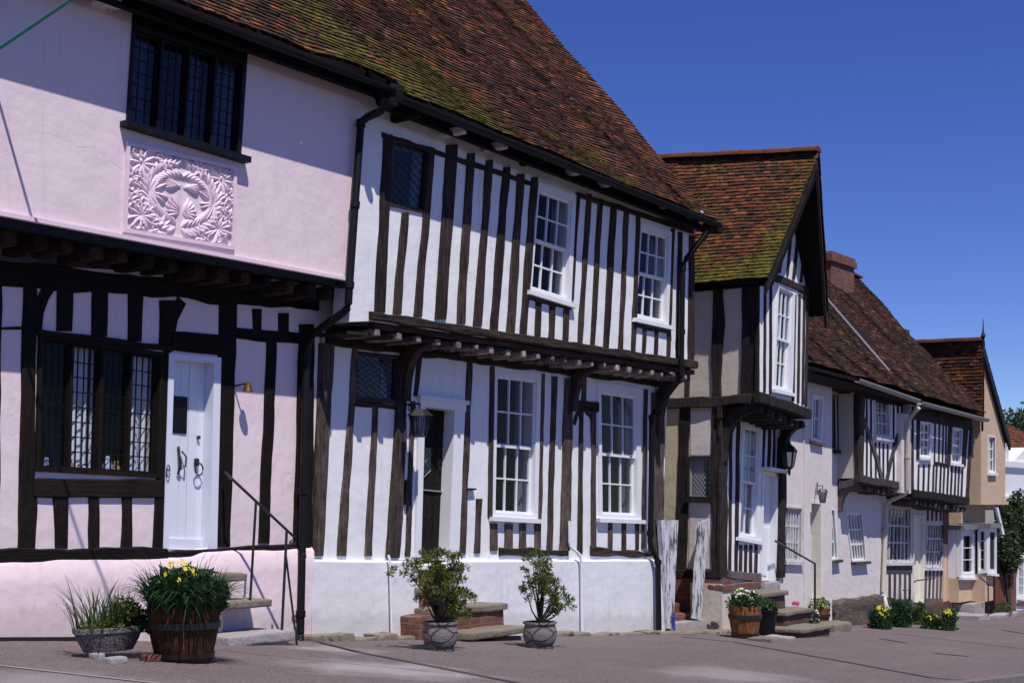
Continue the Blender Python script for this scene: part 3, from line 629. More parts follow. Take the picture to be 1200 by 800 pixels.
m = MB(); c = at(dq, .74, .415, -.09); m.tube([c, (c[0], c[1] + .02, c[2])], .018, 10); m.build('door_lock', 'iron', dr)
m = MB(); c = at(dq, .02, .6, .05); m.tube([(c[0] + .02 * math.cos(a * .66), c[1] - .0, c[2] + .06 * math.sin(a * .66)) for a in range(10)], .006, 6); m.build('letter_ring', 'iron', dr)
wall(A, 'lower_wall', [(-330, 290), (-330, 660), (0, 652), (362, 645), (378, 340), (378, 330)], hl, PL, 'pink', .24)
# plinth
ptop = lambda x: 661 - 6 * max(0, min(1, (x - 120) / 200)); u0 = unp(PL, -330, 660)[0]; u1 = unp(PL, 361, 650)[0]
m = MB(); n = 40; vs = []
for i in range(n + 1):
    u = u0 + (u1 - u0) * i / n; w_ = .012 * noise.noise(Vector((u * 1.5, 0, 0))); zt = unp(PL, 0, 656)[1] + .035 * noise.noise(Vector((u * .7, 4, 0))) + (.06 if u > unp(PL, 230, 650)[0] else 0) * .5
    for v_, z_ in ((-.02, zt + .02), (.05 + w_, zt - .01), (.085 + w_, zt - .05), (.10 + w_, zt - .25), (.09 + w_, g0(u) - .15), (-.1, g0(u) - .15)): vs.append((u, -v_, z_))
m.add(vs, [(i * 6 + k, i * 6 + k + 1, i * 6 + 7 + k, i * 6 + 6 + k) for i in range(n) for k in range(5)] + [tuple(n * 6 + k for k in range(6))]); m.build('plinth', 'pink', A, smooth=True)
m = MB(); ue = unp(PL, 112, 745)[0]; m.add([(u0, -.12, g0(u0) - .1), (ue, -.12, g0(ue) - .1), (ue, -.12, g0(ue) + .035), (u0, -.12, g0(u0) + .055), (u0, -.05, g0(u0) + .055), (ue, -.05, g0(ue) + .035), (ue, -.05, g0(ue) - .1)], [(0, 1, 2, 3), (3, 2, 5, 4), (1, 6, 5, 2)]); m.build('skirting', 'skirting', A)
# studs lower
S = lambda T, B, **k: stud(A, T, B, PL, bt, **k)
for x in (-300, -250, -205, -160, -120, -85, -50): S((x, x + 16, 315), (x - 5, x + 12, 644))
S((-14, 2, 320), (-18, -2, 642))
S((27, 43, 322), (20, 38, 644)); S((68, 86, 330), (66, 84, 388)); S((108, 126, 338), (107, 125, 394)); S((150, 167, 345), (149, 166, 400)); S((187, 209, 352), (186, 201, 404))
brace(A, [(42, 385), (44, 365), (50, 348), (58, 335)], .10, PL, bt, .021); brace(A, [(198, 392), (202, 372), (212, 352)], .11, PL, bt, .021)
S((191, 199, 410), (178, 190, 646), wob=.016); S((257, 277, 352), (251, 269, 640)); S((295, 306, 362), (296, 306, 388)); S((325, 337, 367), (326, 337, 392)); S((312, 324, 392), (302, 315, 636)); S((350, 366, 380), (343, 363, 645), d=.05)
S((63, 80, 578), (63, 79, 642)); S((103, 116, 580), (103, 115, 643)); S((142, 154, 581), (141, 154, 643)); S((38, 42, 575), (38, 41, 642))
rail(A, (-330, 372), (26, 384), 3, PL, bh); rail(A, (40, 385), (200, 405), 7, PL, bh, d=.05); rail(A, (200, 388), (275, 393), 22, PL, bh, th2=25, d=.026); rail(A, (274, 384), (352, 391), 13, PL, bh)
rail(A, (38, 560), (188, 562), 22, PL, bh, th2=21, d=.035)
rail(A, (-330, 640), (192, 642), 20, PL, bh, th2=17, d=.07, wob=.02, name='sole_plate'); rail(A, (190, 646), (360, 635), 10, PL, bh, th2=15, d=.06, name='sole_plate')
rail(A, (-330, 268), (372, 346), 40, PL, bh, th2=18, d=.03, name='bressummer', wob=.03)
# jetty
fy = linf(0, 253, 405, 329)
joists(A, [-300, -262, -226, -190, -155, -120, -85, -50, -16, 18, 52, 84, 116, 148, 178, 208, 237, 265, 292, 318, 343, 367, 390], lambda x: fy(x) + 10, .46, -.05, .13, .13, 'pinkjoist', over=-.04)
m = MB(); a = unp(PU_, -330, fy(-330)); b = unp(PU_, 407, fy(407)); m.prism(PU_, [a, b, (b[0], b[1] - .07), (a[0], a[1] - .09)], -.09, -.012); m.build('fascia_board', 'blackpaint', A)
m = MB(); m.prism(PU_, [(a[0], a[1] + .035), (b[0], b[1] + .03), (b[0], b[1] - .004), (a[0], a[1] - .004)], -.03, .04); m.build('drip_moulding', 'pinkrelief', A)
m = MB(); m.prism(PU_, [(a[0], a[1] + .03), (b[0], b[1] + .03), (b[0], b[1] - .0), (a[0], a[1] - .0)], -.60, -.1); m.build('jetty_floor', 'pinkjoist', A)
hu = []
window(A, hu, PU_, [(155, 17), (289, 59), (281, 184), (147, 144)], 'lead', 3, 7, (.035, .05, .14, .03), 'blackpaint', 'blackpaint', curt=((.02, .2), (.52, .66), (.82, .98)), lights=4, pd=.02, glass='oldglass', cm='darkcurtain', sill=.06, sd=.1, label='black four light leaded upper window', cd=-.12)
wall(A, 'upper_wall', [(-330, fy(-330)), (406, fy(406)), (426, 118), (430, 62), (200, -35), (-330, -300)], hu, PU_, 'pink', .25)
# moulded panel
pq = Quad(PU_, [(147, 166), (276, 196), (273, 293), (143, 272)])
m = MB(); pq.ring(m, .035, .035, .035, .035, -.01, .028); pp = m.build('moulded_panel', 'pinkrelief', A); pp['label'] = 'square plaster panel moulded with a wreath of leaves'
m = MB()
def lump(cx, cy, ang, ln, wd, h=.03):
    """leaf lump in panel coordinates metres"""
    n = 6; vs = []; W_, H_ = pq.W, pq.H
    for i in range(n + 1):
        t = i / n; r_ = math.sin(math.pi * min(.98, max(.03, t ** .8))) * wd; x = cx + math.cos(ang) * ln * t; y = cy + math.sin(ang) * ln * t
        for k in range(5):
            a = math.pi * k / 4; ox = math.cos(a) * r_; hh = math.sin(a) * h * 1.35 * (.35 + .65 * t) * (r_ / wd) ** .5
            X = x - math.sin(ang) * ox; Y = y + math.cos(ang) * ox; X = min(max(X, .04), W_ - .04); Y = min(max(Y, .04), H_ - .04)
            p = pq.p(X / W_, Y / H_); vs.append(to3(PU_, p[0], p[1], hh - .002))
    m.add(vs, [(i * 5 + k, i * 5 + k + 1, i * 5 + 6 + k, i * 5 + 5 + k) for i in range(n) for k in range(4)])
W_, H_ = pq.W, pq.H; cx, cy = W_ / 2, H_ * .5; rw, rh = W_ * .29, H_ * .34
for k in range(44):
    a = 2 * math.pi * k / 44
    if abs(math.sin(a) + 1) < .03: continue
    x, y = cx + rw * math.cos(a), cy + rh * math.sin(a); sgn = 1 if math.cos(a) > 0 else -1
    tg = math.atan2(math.cos(a) * rh, -math.sin(a) * rw) + (math.pi if sgn > 0 else 0)
    lump(x, y, tg + sgn * .65, .15, .03, .035); lump(x, y, tg - sgn * .75, .14, .027, .033)
for sx in (0, 1):
    fx = lambda x: W_ - x if sx else x
    for cx_, cy_, n_, l_ in ((W_ * .2, H_ * .5, 17, .22), (W_ * .14, H_ * .2, 10, .19), (W_ * .15, H_ * .78, 11, .2), (W_ * .32, H_ * .9, 9, .16), (W_ * .34, H_ * .12, 8, .15), (W_ * .07, H_ * .36, 6, .12), (W_ * .07, H_ * .63, 6, .12)):
        for k in range(n_):
            a = 2 * math.pi * k / n_ + R.uniform(-.1, .1); a = math.pi - a if sx else a; lump(fx(cx_), cy_, a, l_ * R.uniform(.75, 1.15), .021, .034)
    for cx_, cy_ in ((.09, .36), (.08, .62), (.12, .9), (.28, .92), (.09, .1), (.06, .48), (.3, .1)):
        for k in range(12): a = k * .62; r_ = .014 + .0052 * k; lump(fx(W_ * cx_ + math.cos(a) * r_), H_ * cy_ + math.sin(a) * r_, a + 1.57, .045, .014, .036)
for s in (-1, 1):
    for k in range(5): lump(cx + s * .01, cy - H_ * .15 + k * .008, math.pi / 2 - s * (1.0 + k * .16) - .3 * s, .2, .024, .036)
    for k in range(6): lump(cx + s * .02, cy + H_ * .18, -math.pi / 2 + s * (.35 + k * .3), .17, .021, .034)
    for k in range(8): a = k * .75; r_ = .008 + .005 * k; lump(cx + s * (.08 + math.cos(a) * r_), cy + H_ * .14 + math.sin(a) * r_, a + 1.57, .04, .014, .03)
m.build('relief_leaves', 'pinkrelief', pp, smooth=True)
# roof of A
EV = .86
e0 = unp(VP_(EV), -330, 0); zA = H + 4.40; uA0 = unp(VP_(.5), -330, 0)[0]; uAB = unp(VP_(EV), 462, 0)[0]; uB1 = 18.45
def mossA(s, t, p): return .19 + .2 * max(0, 1 - t * 1.8) + .3 * noise.noise(Vector((p.x * .8, p.z * .8, 2)))
roof(A, (uA0, EV, zA), (uAB + .05, EV, zA + .0), (uA0, -3.7, zA + 5.25), (uAB + .05, -3.7, zA + 5.25), bell=.05, moss=mossA, hue=lambda s, t: .28, seed=3, und=.05)
gutter(A, (uA0, EV + .04, zA - .02), (uAB - .05, EV + .04, zA - .05), .045)
pipe(A, [(452, 116, .92), (447, 130, .86), (423, 141, .60), (409, 340, .60), (408, 362, .58), (366, 392, .12), (359, 410, .1), (352, 742, .13), (352, 751, .16)], .042, 'blackpaint', cols=[(2, .02), (2, .5), (2, .97), (6, .03), (6, .5), (6, .93)])
m = MB(); uu = uAB + .0; m.rough(uu - .12, uu + .12, EV - .2, EV + .06, zA - .22, zA + .03, .04, .03, 4); m.build('rafter_foot', 'black_timber', A)
m = MB(); a = unp(VP_(.6), 125, 4); m.rough(a[0] - .12, a[0] + .12, .5, .7, a[1] - .04, a[1] + .05, .04, .02, 4); m.build('rafter_foot', 'worn', A)
m = MB(); m.box(uA0, unp(PL, 370, 600)[0], -6.5, -.85, -3, H + 4.6); m.build('rear_wall', 'pink', A)
# little brass bell bracket by the door
t_ = thing('door_bell', 'small brass bell on a bracket beside the white plank door', 'bell', (unp(PL, 277, 455)[0], .03, unp(PL, 277, 455)[1]))
c = unp(PL, 274, 452); m = MB(); m.tube([(c[0], .02, c[1]), (c[0] + .03, .14, c[1] + .02), (c[0] + .06, .16, c[1] - .03)], .01, 6); m.build('bracket', 'iron', t_)
m = MB(); m.lathe([(.005, .06), (.03, .05), (.04, 0), (.055, -.04), (.05, -.045), (.001, -.04)], (c[0] + .05, .15, c[1] - .02), 12); m.build('bell', 'brass', t_, smooth=True)

# ================================================================== HOUSE B : white, close studded
B = thing('timber_framed_house', 'white limewashed house with close brown studs, sash windows and a jettied upper floor', 'house', base(570))
wt, wh = 'brown_timber', 'brown_timber_h'; hl = []
sash = dict(sill=.06, cm='darkcurtain')
window(B, hl, PL, [(579, 430), (633, 437), (629, 608), (576, 605)], cas=(.055, .09, .1, .05), **sash)
window(B, hl, PL, [(699, 447), (750, 455), (750, 609), (701, 607)], cas=(.09, .12, .13, .06), **sash)
window(B, hl, PL, [(416, 411), (469, 417), (467, 474), (414, 470)], 'diamond', 5, 7, (.035, .035, .03, .05), wt, 'lead', curt=(), glass='oldglass', pd=.02, label='small brown framed lattice window under the jetty')
dq = Quad(PL, [(489, 463), (543, 470), (534, 662), (484, 658)]); hq = dq.sub(.03, .03, .03, 0); hl.append([hq.p(0, 0), hq.p(1, 0), hq.p(1, 1), hq.p(0, 1)])
m = MB(); dq.blk(m, 0, 0, 1, .065, -.2, .05); dq.blk(m, -.03, -.0, 1.03, .022, -.02, .08); dq.blk(m, 0, .065, .13, 1, -.2, .035); dq.blk(m, .77, .065, 1, 1, -.2, .035); dr = m.build('door', 'whitepaint', B); dr['label'] = 'dark studded plank door in a white painted casing'
m = MB()
for k in range(4): a0 = .13 + .64 * k / 4; dq.blk(m, a0 + .004, .065, a0 + .16 - .004, 1, -.17, -.13 + .004 * (k % 2))
m.build('door_leaf', 'doordark', dr)
m = MB(); dq.blk(m, .13, .555, .77, .562, -.135, -.105); m.build('weather_bar', 'whitelead', dr)
m = MB()
for t in (.18, .3, .42, .5, .63, .72, .82, .92):
    for k in range(5): c = at(dq, .2 + .125 * k, t, -.125); m.tube([c, (c[0], c[1] + .012, c[2])], .01, 6)
m.build('door_studs', 'iron', dr)
m = MB(); dq.blk(m, .36, .3, .5, .46, -.13, -.12); lt = m.build('door_light', 'oldglass', dr)
m = MB()
for k in range(4): a, b = at(dq, .36 + .14 * (k % 2), .3 + .045 * k, -.115), at(dq, .5 - .14 * (k % 2), .345 + .045 * k, -.115); m.tube([a, b], .004, 4)
m.build('lattice', 'whitelead', dr)
m = MB(); c = at(dq, .68, .4, -.1); m.tube([(c[0] + .04 * math.cos(a * .7), c[1], c[2] + .05 * math.sin(a * .7)) for a in range(10)], .007, 6); m.build('door_handle', 'iron', dr)
pl_top = 651
wall(B, 'lower_wall', [(363, 658), (484, 658), (486, 650), (534, 650), (534, 660), (779, 657), (781, 430), (390, 355), (372, 380)][0:0] + [(364, 656), (775, 656), (783, 436), (380, 350)], [h for h in hl[:3]] + [[(h_[0], h_[1] if i < 2 else max(h_[1], unp(PL, 500, 655)[1])) for i, h_ in enumerate(hl[3])]], PL, 'white', .26)
# plinth with door gap
def plinth(xa, xb, ya, yb, v, mat, par, name='plinth'):
    ua, ub = unp(VP_(v), xa, 700)[0], unp(VP_(v), xb, 700)[0]; za, zb = unp(VP_(v), xa, ya)[1], unp(VP_(v), xb, yb)[1]; m = MB(); n = max(4, int((ub - ua) / .15)); vs = []
    for i in range(n + 1):
        t = i / n; u = ua + (ub - ua) * t; z = za + (zb - za) * t; w_ = .012 * noise.noise(Vector((u * 1.7, 5, 0)))
        for v_, z_ in ((-.25, z + .005), (v - .03, z), (v, z - .025), (v + .008 + w_, z - .35), (v + .015 + w_, gz(u, v) - .15), (-.25, gz(u, v) - .15)): vs.append((u, -v_, z_))
    m.add(vs, [(i * 6 + k, i * 6 + k + 1, i * 6 + 7 + k, i * 6 + 6 + k) for i in range(n) for k in range(5)] + [tuple(range(6)), tuple(n * 6 + k for k in range(6))]); return m.build(name, mat, par, smooth=True)
plinth(364, 490, 655, 657, .09, 'whiteplinth', B); plinth(537, 784, 656, 655, .09, 'whiteplinth', B)
S = lambda T, B_, **k: stud(B, T, B_, PL, 'worn_timber', **k)
S((373, 390, 402), (365, 377, 651), d=.04); S((413, 419, 408), (394, 405, 651)); S((437, 443, 474), (426, 435, 651)); S((468, 478, 412), (451, 466, 653), d=.05, wob=.02)
S((488, 494, 416), (484, 489, 464)); S((481, 486, 470), (474, 480, 652), wob=.008); S((547, 553, 424), (538, 545, 649)); S((558, 564, 584), (555, 562, 648)); S((574, 578.5, 429), (571, 576, 606), wob=.006)
for a, b in ((574, 582), (591, 600), (608, 616), (626, 632)): S((a, b, 613), (a - .5, b, 645))
S((633, 638, 438), (629, 633, 642)); S((646.5, 652.5, 441), (640, 646.5, 644)); S((661, 670, 443), (655, 666, 645), d=.04); S((682, 687, 444), (681, 686, 470)); S((678.5, 683, 481), (676, 682, 648)); S((692, 697.5, 478), (692, 698, 644))
for a, b in ((712, 717), (728, 733), (744, 748)): S((a, b, 612), (a, b, 644))
S((754, 758.5, 456), (751, 755, 642)); S((763, 777, 460), (759, 774, 648), d=.05, name='corner_post')
rail(B, (668, 468), (699, 471), 12, PL, wh, d=.045, name='door_head'); brace(B, [(672, 497), (675, 486), (681, 481)], .06, PL, wt, .02); brace(B, [(694, 500), (692, 488), (686, 482)], .06, PL, wt, .02)
rail(B, (584, 641), (664, 645), 10, PL, wh, th2=6, name='sole_plate', wob=.02, d=.03); rail(B, (691, 640), (762, 647), 11, PL, wh, th2=6, name='sole_plate', wob=.02, d=.03)
rail(B, (416, 470), (470, 474), 6, PL, wh, d=.03)
rail(B, (381, 378), (782, 432), 26, PL, wh, th2=22, d=.045, name='bressummer', wob=.02)
bracket3(B, (unp(PL, 471, 470)[0], .03, unp(PL, 471, 470)[1]), (unp(VP_(.42), 503, 402)[0], .42, unp(VP_(.42), 503, 400)[1]), .055, wt, bow=-.1)
bracket3(B, (unp(PL, 668, 480)[0], .03, unp(PL, 668, 482)[1]), (unp(VP_(.42), 703, 428)[0], .42, unp(VP_(.42), 703, 428)[1]), .055, wt, bow=-.1)
bracket3(B, (unp(PL, 768, 510)[0], .03, unp(PL, 768, 510)[1]), (unp(VP_(.45), 806, 440)[0], .45, unp(VP_(.45), 806, 440)[1]), .065, wt, bow=-.12)
m = MB(); c = unp(PL, 545, 573); m.rough(c[0], c[0] + .16, 0, .06, c[1] - .012, c[1] + .012, .01, .01, 3); m.build('peg', 'brown_timber', B)
m = MB(); c = unp(PL, 472, 562); m.box(c[0], c[0] + .065, 0, .05, c[1] - .29, c[1]); m.build('black_wall_box', 'blackpaint', B)  # narrow upright black box standing proud of the wall
# upper
UB = VP_(.5); by = linf(434, 366, 812, 424); S = lambda T, B_, **k: stud(B, T, B_, UB, wt, **k); hu = []
window(B, hu, UB, [(630, 213), (674, 229), (668, 356), (620, 341)], cas=(.03, .09, .1, .05), **sash)
window(B, hu, UB, [(750, 261), (786, 272), (783, 382), (743, 373)], cas=(.03, .09, .08, .05), **sash)
window(B, hu, UB, [(459, 163), (506, 173), (500, 251), (453, 241)], 'diamond', 4, 7, (.04, .04, .04, .04), wt, 'lead', curt=(), glass='oldglass', pd=.022, label='small lattice window high under the eaves')
wall(B, 'upper_wall', [(410, 377), (434, 376), (812, 430), (814, 262), (440, 70), (424, 120)], hu, UB, 'white', .25)
for T, B_ in [((449, 459, 158), (438, 451, 366)), ((470, 479, 249), (459, 469, 368)), ((502, 509, 174), (484, 494, 371)), ((523, 536, 170), (509, 522, 374)), ((547, 556, 180), (534, 544, 379)), ((569, 577, 188), (554, 564, 382)), ((589, 597, 196), (573, 583, 388)), ((606, 614.5, 204), (592, 602, 391)), ((622, 629.5, 208), (608, 616.5, 394)),
              ((674.5, 679, 226), (668, 671.5, 352)), ((687, 693, 228), (676, 681.5, 404)), ((700, 705.5, 234), (691, 696.5, 406)), ((715, 722, 240), (706, 713, 408)), ((731, 736.5, 246), (724, 729, 411)), ((745, 750, 251), (739, 744, 413)), ((786, 790, 268), (780.5, 784.5, 421)), ((794, 799, 272), (792, 797, 423)), ((807, 813.5, 276), (805.5, 812.5, 426))]: S(T, B_)
for a, b, y0, y1 in ((627.5, 634, 352, 396), (643.5, 650, 357, 399), (660, 666.5, 362, 402), (753, 757, 384, 416), (767, 771, 387, 418)): S((a, b, y0), (a - 1.5, b - 1.5, y1))
rail(B, (616, 345), (668, 359), 5, UB, wh); rail(B, (741, 377), (784, 387), 5, UB, wh)
rail(B, (447, 155), (630, 215), 6, UB, wh, name='wall_plate'); rail(B, (676, 225), (812, 268), 6, UB, wh, name='wall_plate')
rail(B, (432, 365), (814, 423), 10, UB, wh, th2=9, d=.07, name='jetty_rail', wob=.01); rail(B, (434, 377), (812, 433), 7, VP_(.45), wh, th2=6, d=.03, name='jetty_moulding', wob=.01)
joists(B, [438, 464, 488, 512, 534, 556, 574, 593, 610, 628, 645, 661, 677, 692, 706, 720, 734, 748, 761, 774, 787, 800], lambda x: by(x) + 19 - 2 * (x - 434) / 380, .47, -.05, .085, .085, over=.05)
m = MB(); a = unp(UB, 410, 376); b = unp(UB, 812, 432); m.prism(UB, [(a[0], a[1] - .1), (b[0], b[1] + .0), (b[0], b[1] - .02), (a[0], a[1] - .13)], -.58, -.04); m.build('jetty_floor', 'brown_timber_h', B)
zB = H + 4.22; zB1 = H + 4.10
mossB = lambda s, t, p: .12 + .24 * max(0, 1 - s * 1.8) * (1 - t * .3) + .25 * max(0, 1 - t * 5) + .42 * noise.noise(Vector((p.x * .9, p.z * .9, 6)))
_, SB = roof(B, (uAB, EV, zB + .08), (uB1, EV, zB1), (uAB, -3.7, zA + 5.2), (uB1, -3.55, zB1 + 5.15), bell=.06, sag=.08, moss=mossB, hue=lambda s, t: .29 + .18 * s, seed=5, und=.05)
gutter(B, (uAB, EV + .06, zB + .06), (uB1 + .05, EV + .04, zB1 + .0), .065)
for k in range(9): u = uAB + .4 + k * .8; m = MB(); m.rough(u - .05, u + .05, .45, EV - .0, zB - .07, zB + .02, .02, .01, 3); m.build('rafter_foot', 'worn' if k % 3 else 'black_timber', B)
m = MB(); m.rough(uB1 - .15, uB1 + .25, EV - .15, EV + .02, zB1 - .11, zB1 - .0, .02, .01, 3); m.build('rafter_foot', 'black_timber', B)
pipe(B, [(829, 272, .9), (818, 286, .8), (800, 309, .62), (798, 442, .6), (764, 486, .14), (762, 640, .12), (771, 656, .18), (772, 738, .2)], .042, 'blackpaint', cols=[(2, .04), (2, .6), (2, .97), (4, .02), (4, .9), (6, .03)])
pipe(B, [(455, 650, .12), (457, 656, .14), (459, 745, .15)], .014, 'whitepaint', 'waste_pipe'); pipe(B, [(667, 610, .07), (667, 640, .07), (681, 650, .14), (682, 741, .15)], .02, 'whitepaint', 'waste_pipe')
m = MB(); m.box(unp(PL, 372, 600)[0], 18.35, -6.5, -.85, -3.2, H + 4.4); m.build('rear_wall', 'white', B)
m = MB(); m.prism(UP_(18.36), [(-.02, -3.0), (-.02, unp(UB, 812, 430)[1] - .05), (.46, unp(UB, 812, 430)[1] - .05), (.46, zB1 + .2), (-3.5, zB1 + 4.75), (-7.4, zB1 + .3), (-7.4, -3)], -.04, -.02); m.build('gable_wall', 'white', B)
m = MB(); m.add([(uA0, 3.7, zA + 5.2), (uB1, 3.6, zB1 + 5.1), (uB1, 7.9, zB1), (uA0, 7.9, zA)], [(0, 1, 2, 3)]); m.c = [(.4, .2, 0, 1)] * 4; m.build('rear_roof', 'tile', B)

# ================================================================== HOUSE C : gabled cross wing
UC = 19.8; VL, VU = .25, .9
Cc = thing('gabled_house', 'narrow tall gabled house with dark timbers, mossy tiled roof and a big jetty', 'house', (UC + 1, VL, gz(UC + 1, VL)))
ct = 'dark_timber'; LF, UF, SL, SU = VP_(VL), VP_(VU), UP_(UC), UP_(UC); hl = []
window(Cc, hl, LF, [(870, 491), (893, 495), (889, 634), (863, 629)], cas=(.08, .12, .12, .06), sill=.05, curt=((0, 1),), nx=2)
dq = Quad(LF, [(892, 551), (912, 555), (907, 684), (889, 681)]); hq = dq.sub(.02, .02, .02, 0); hl.append([hq.p(0, 0), hq.p(1, 0), hq.p(1, 1), hq.p(0, 1)])
m = MB(); dq.blk(m, 0, 0, 1, .03, -.15, .03); dq.blk(m, 0, .03, .12, 1, -.15, .03); dq.blk(m, .88, .03, 1, 1, -.15, .03); dr = m.build('door', 'whitepaint', Cc); dr['label'] = 'white painted door under a thin hood'
m = MB(); dq.blk(m, .12, .03, .88, 1, -.13, -.09)
for a0, t0, a1, t1 in ((.2, .1, .48, .4), (.53, .1, .81, .4), (.2, .5, .48, .93), (.53, .5, .81, .93)): dq.blk(m, a0, t0, a1, t1, -.1, -.075)
m.build('door_leaf', 'whitepaint', dr); m = MB(); c = at(dq, .25, .45, -.08); m.tube([c, (c[0], c[1] + .04, c[2])], .02, 8); m.build('door_knob', 'iron', dr)
m = MB(); q = Quad(LF, [(889, 547), (914, 552), (914, 555), (889, 550)]); q.blk(m, 0, 0, 1, 1, 0, .22); m.build('door_hood', 'whitepaint', Cc)
wall(Cc, 'lower_wall', [(UC + .02, unp(LF, 848, 690)[1]), (unp(LF, 915, 690)[0], unp(LF, 915, 690)[1]), (unp(LF, 915, 690)[0], unp(UF, 944, 479)[1] - .1), (UC + .02, unp(UF, 887, 470)[1] - .05)], hl, LF, 'white', .2, raw=True)
a_ = unp(LF, 848, 690); uC1 = unp(LF, 915, 690)[0]
S = lambda T, B_, **k: stud(Cc, T, B_, LF, k.pop('mat', ct), **k)
S((843, 851, 478), (843, 851, 676), d=.03, name='corner_post', wob=.02); S((855, 858, 480), (853, 856, 672)); S((863, 867, 482), (860, 863.5, 674)); S((894, 896, 496), (892, 894, 547), d=.03); S((900, 903, 497), (899, 902, 549)); S((906, 908, 498), (905, 907.5, 550)); S((911, 917, 496), (908.5, 914, 676), d=.10)
for a, b in ((866, 869), (872, 875), (878, 881), (884, 887)): S((a, b, 638), (a - .5, b - .5, 672))
rail(Cc, (851, 667), (889, 672), 10, LF, 'grey_timber', d=.06, name='sole_plate', wob=.02); rail(Cc, (842, 476), (916, 486), 14, LF, ct, d=.05, name='bressummer')
plinth(846, 889, 684, 684, VL + .06, 'greycream', Cc); 
# side lower
sv = lambda x, y: unp(SL, x, y)
hs_ = []
window(Cc, hs_, SL, [(806, 535), (835, 535), (835, 585), (806, 584)], 'diamond', 5, 7, (.03, .03, .03, .04), ct, 'whitelead', curt=(), glass='glass', cm='curtain', sill=.03, sillm=ct, label='small square lattice window in the passage wall')
hole = hs_[0]
wall(Cc, 'passage_wall', [(-1.6, sv(800, 672)[1]), (VL - .01, sv(840, 672)[1]), (VL - .01, sv(840, 468)[1]), (-1.6, sv(790, 468)[1])], [hole], SL, 'tan', .2, raw=True)
Ss = lambda T, B_, **k: stud(Cc, T, B_, SL, k.pop('mat', ct), **k)
Ss((797, 809, 476), (791, 805, 672)); Ss((776, 779, 476), (776, 778, 672)); Ss((834, 846, 478), (834, 846, 676), name='corner_post', d=.03, wob=.02)
rail(Cc, (770, 667), (845, 668), 9, SL, ct, name='sole_plate', d=.04)
m = MB(); q = Quad(SL, [(809.5, 482), (833, 482), (833, 533), (809.5, 533)]); q.blk(m, 0, 0, 1, 1, -.01, .008); m.build('infill_panel', 'cream', Cc); m = MB(); q = Quad(SL, [(809, 588), (833, 588), (833, 666), (807, 666)]); q.blk(m, 0, 0, 1, 1, -.01, .008); m.build('infill_panel', 'cream', Cc)
m = MB(); zt = sv(840, 678)[1]; m.prism(SL, [(-1.6, -3), (VL + .05, -3), (VL + .05, zt), (-1.6, zt)], -.3, .03); m.build('brick_base', 'brick', Cc)
m = MB(); m.rough(UC - .06, UC + .06, VL - .3, VL + .05, gz(UC, 0) - .1, unp(LF, 846, 684)[1] - .02, .03, .03, 8); m.build('rubble_corner', 'rubble', Cc, smooth=True)
m = MB(); q0 = unp(LF, 836, 684)[1]; m.rough(UC - .08, uC1 - .6, VL - .2, VL + .09, q0 - .12, q0 - .02, .015, .015, 6); m.build('brick_coping', 'brick', Cc, smooth=True)
# upper side and front
zr = unp(UF, 887, 462)[1]; zt_ = H + 3.62
wall(Cc, 'upper_side_wall', [(-1.8, zr - .0), (VU - .01, zr - .0), (VU - .01, zt_), (-1.8, zt_)], [], SU, 'greycream', .2, raw=True)
stud(Cc, (836, 849, 325), (835, 846, 466), SU, ct, wob=.02, d=.04); stud(Cc, (870, 887, 325), (869, 886, 464), SU, ct, wob=.02, d=.04, name='corner_post'); stud(Cc, (806, 811, 325), (803, 808, 466), SU, ct)
rail(Cc, (776, 466), (887, 462), 13, SU, ct, name='jetty_rail', th2=12, d=.07, wob=.02); rail(Cc, (780, 326), (890, 325), 9, SU, ct, name='wall_plate', d=.06)
hu = []
window(Cc, hu, UF, [(911, 327), (934, 338), (927.5, 461), (905.5, 456)], cas=(.04, .16, .12, .05), sill=.05, curt=((.0, 1),), nx=3)
uR = unp(UF, 946, 400)[0]; zl = unp(UF, 887, 460)[1]; zrr = unp(UF, 944, 479)[1]; um = 20.72
wall(Cc, 'upper_wall', [(UC + .012, zl - .02), (uR, zrr - .0), (uR, zt_ - .15), (um, H + 5.25), (UC + .012, zt_ - .1)], hu, UF, 'white', .2, raw=True)
S = lambda T, B_, **k: stud(Cc, T, B_, UF, k.pop('mat', ct), wob=.006, **k)
S((887, 889.5, 332), (886.5, 889, 459)); S((895, 897.5, 330), (894, 896.5, 460)); S((901.5, 904, 330), (901, 903.5, 462)); S((930.5, 932.5, 345), (927.5, 930, 470)); S((935.5, 937.5, 345), (933.5, 936, 472)); S((941, 943, 345), (939, 941.5, 474)); S((944.5, 947, 345), (942.5, 945, 477))
S((915, 917, 300), (912, 914, 320)); S((925, 927.5, 275), (921, 923.5, 323)); S((935, 938, 255), (928, 931, 327)); S((943, 946, 262), (937, 939.5, 331))
rail(Cc, (896, 316), (948, 338), 9, UF, ct, d=.05, name='tie_beam', wob=.005)
rail(Cc, (885, 458), (946, 479), 13, UF, ct, d=.08, name='jetty_rail', th2=12)
joists(Cc, [891, 898, 905, 912, 919, 926, 933, 940], linf(886, 474, 943, 495), .86, .2, .13, .12, 'dark_timber', over=.04)
m = MB(); m.prism(UF, [(UC + .02, zl - .12), (uR, zrr - .12), (uR, zrr - .16), (UC + .02, zl - .16)], -.7, .02); m.build('jetty_floor', ct, Cc)
bracket3(Cc, (UC + .08, VL, unp(LF, 846, 540)[1]), (UC + .1, .85, zl - .22), .06, ct, bow=-.15)
bracket3(Cc, (uC1 - .02, VL, unp(LF, 913, 545)[1]), (uR - .12, .85, zrr - .25), .06, ct, bow=-.15)
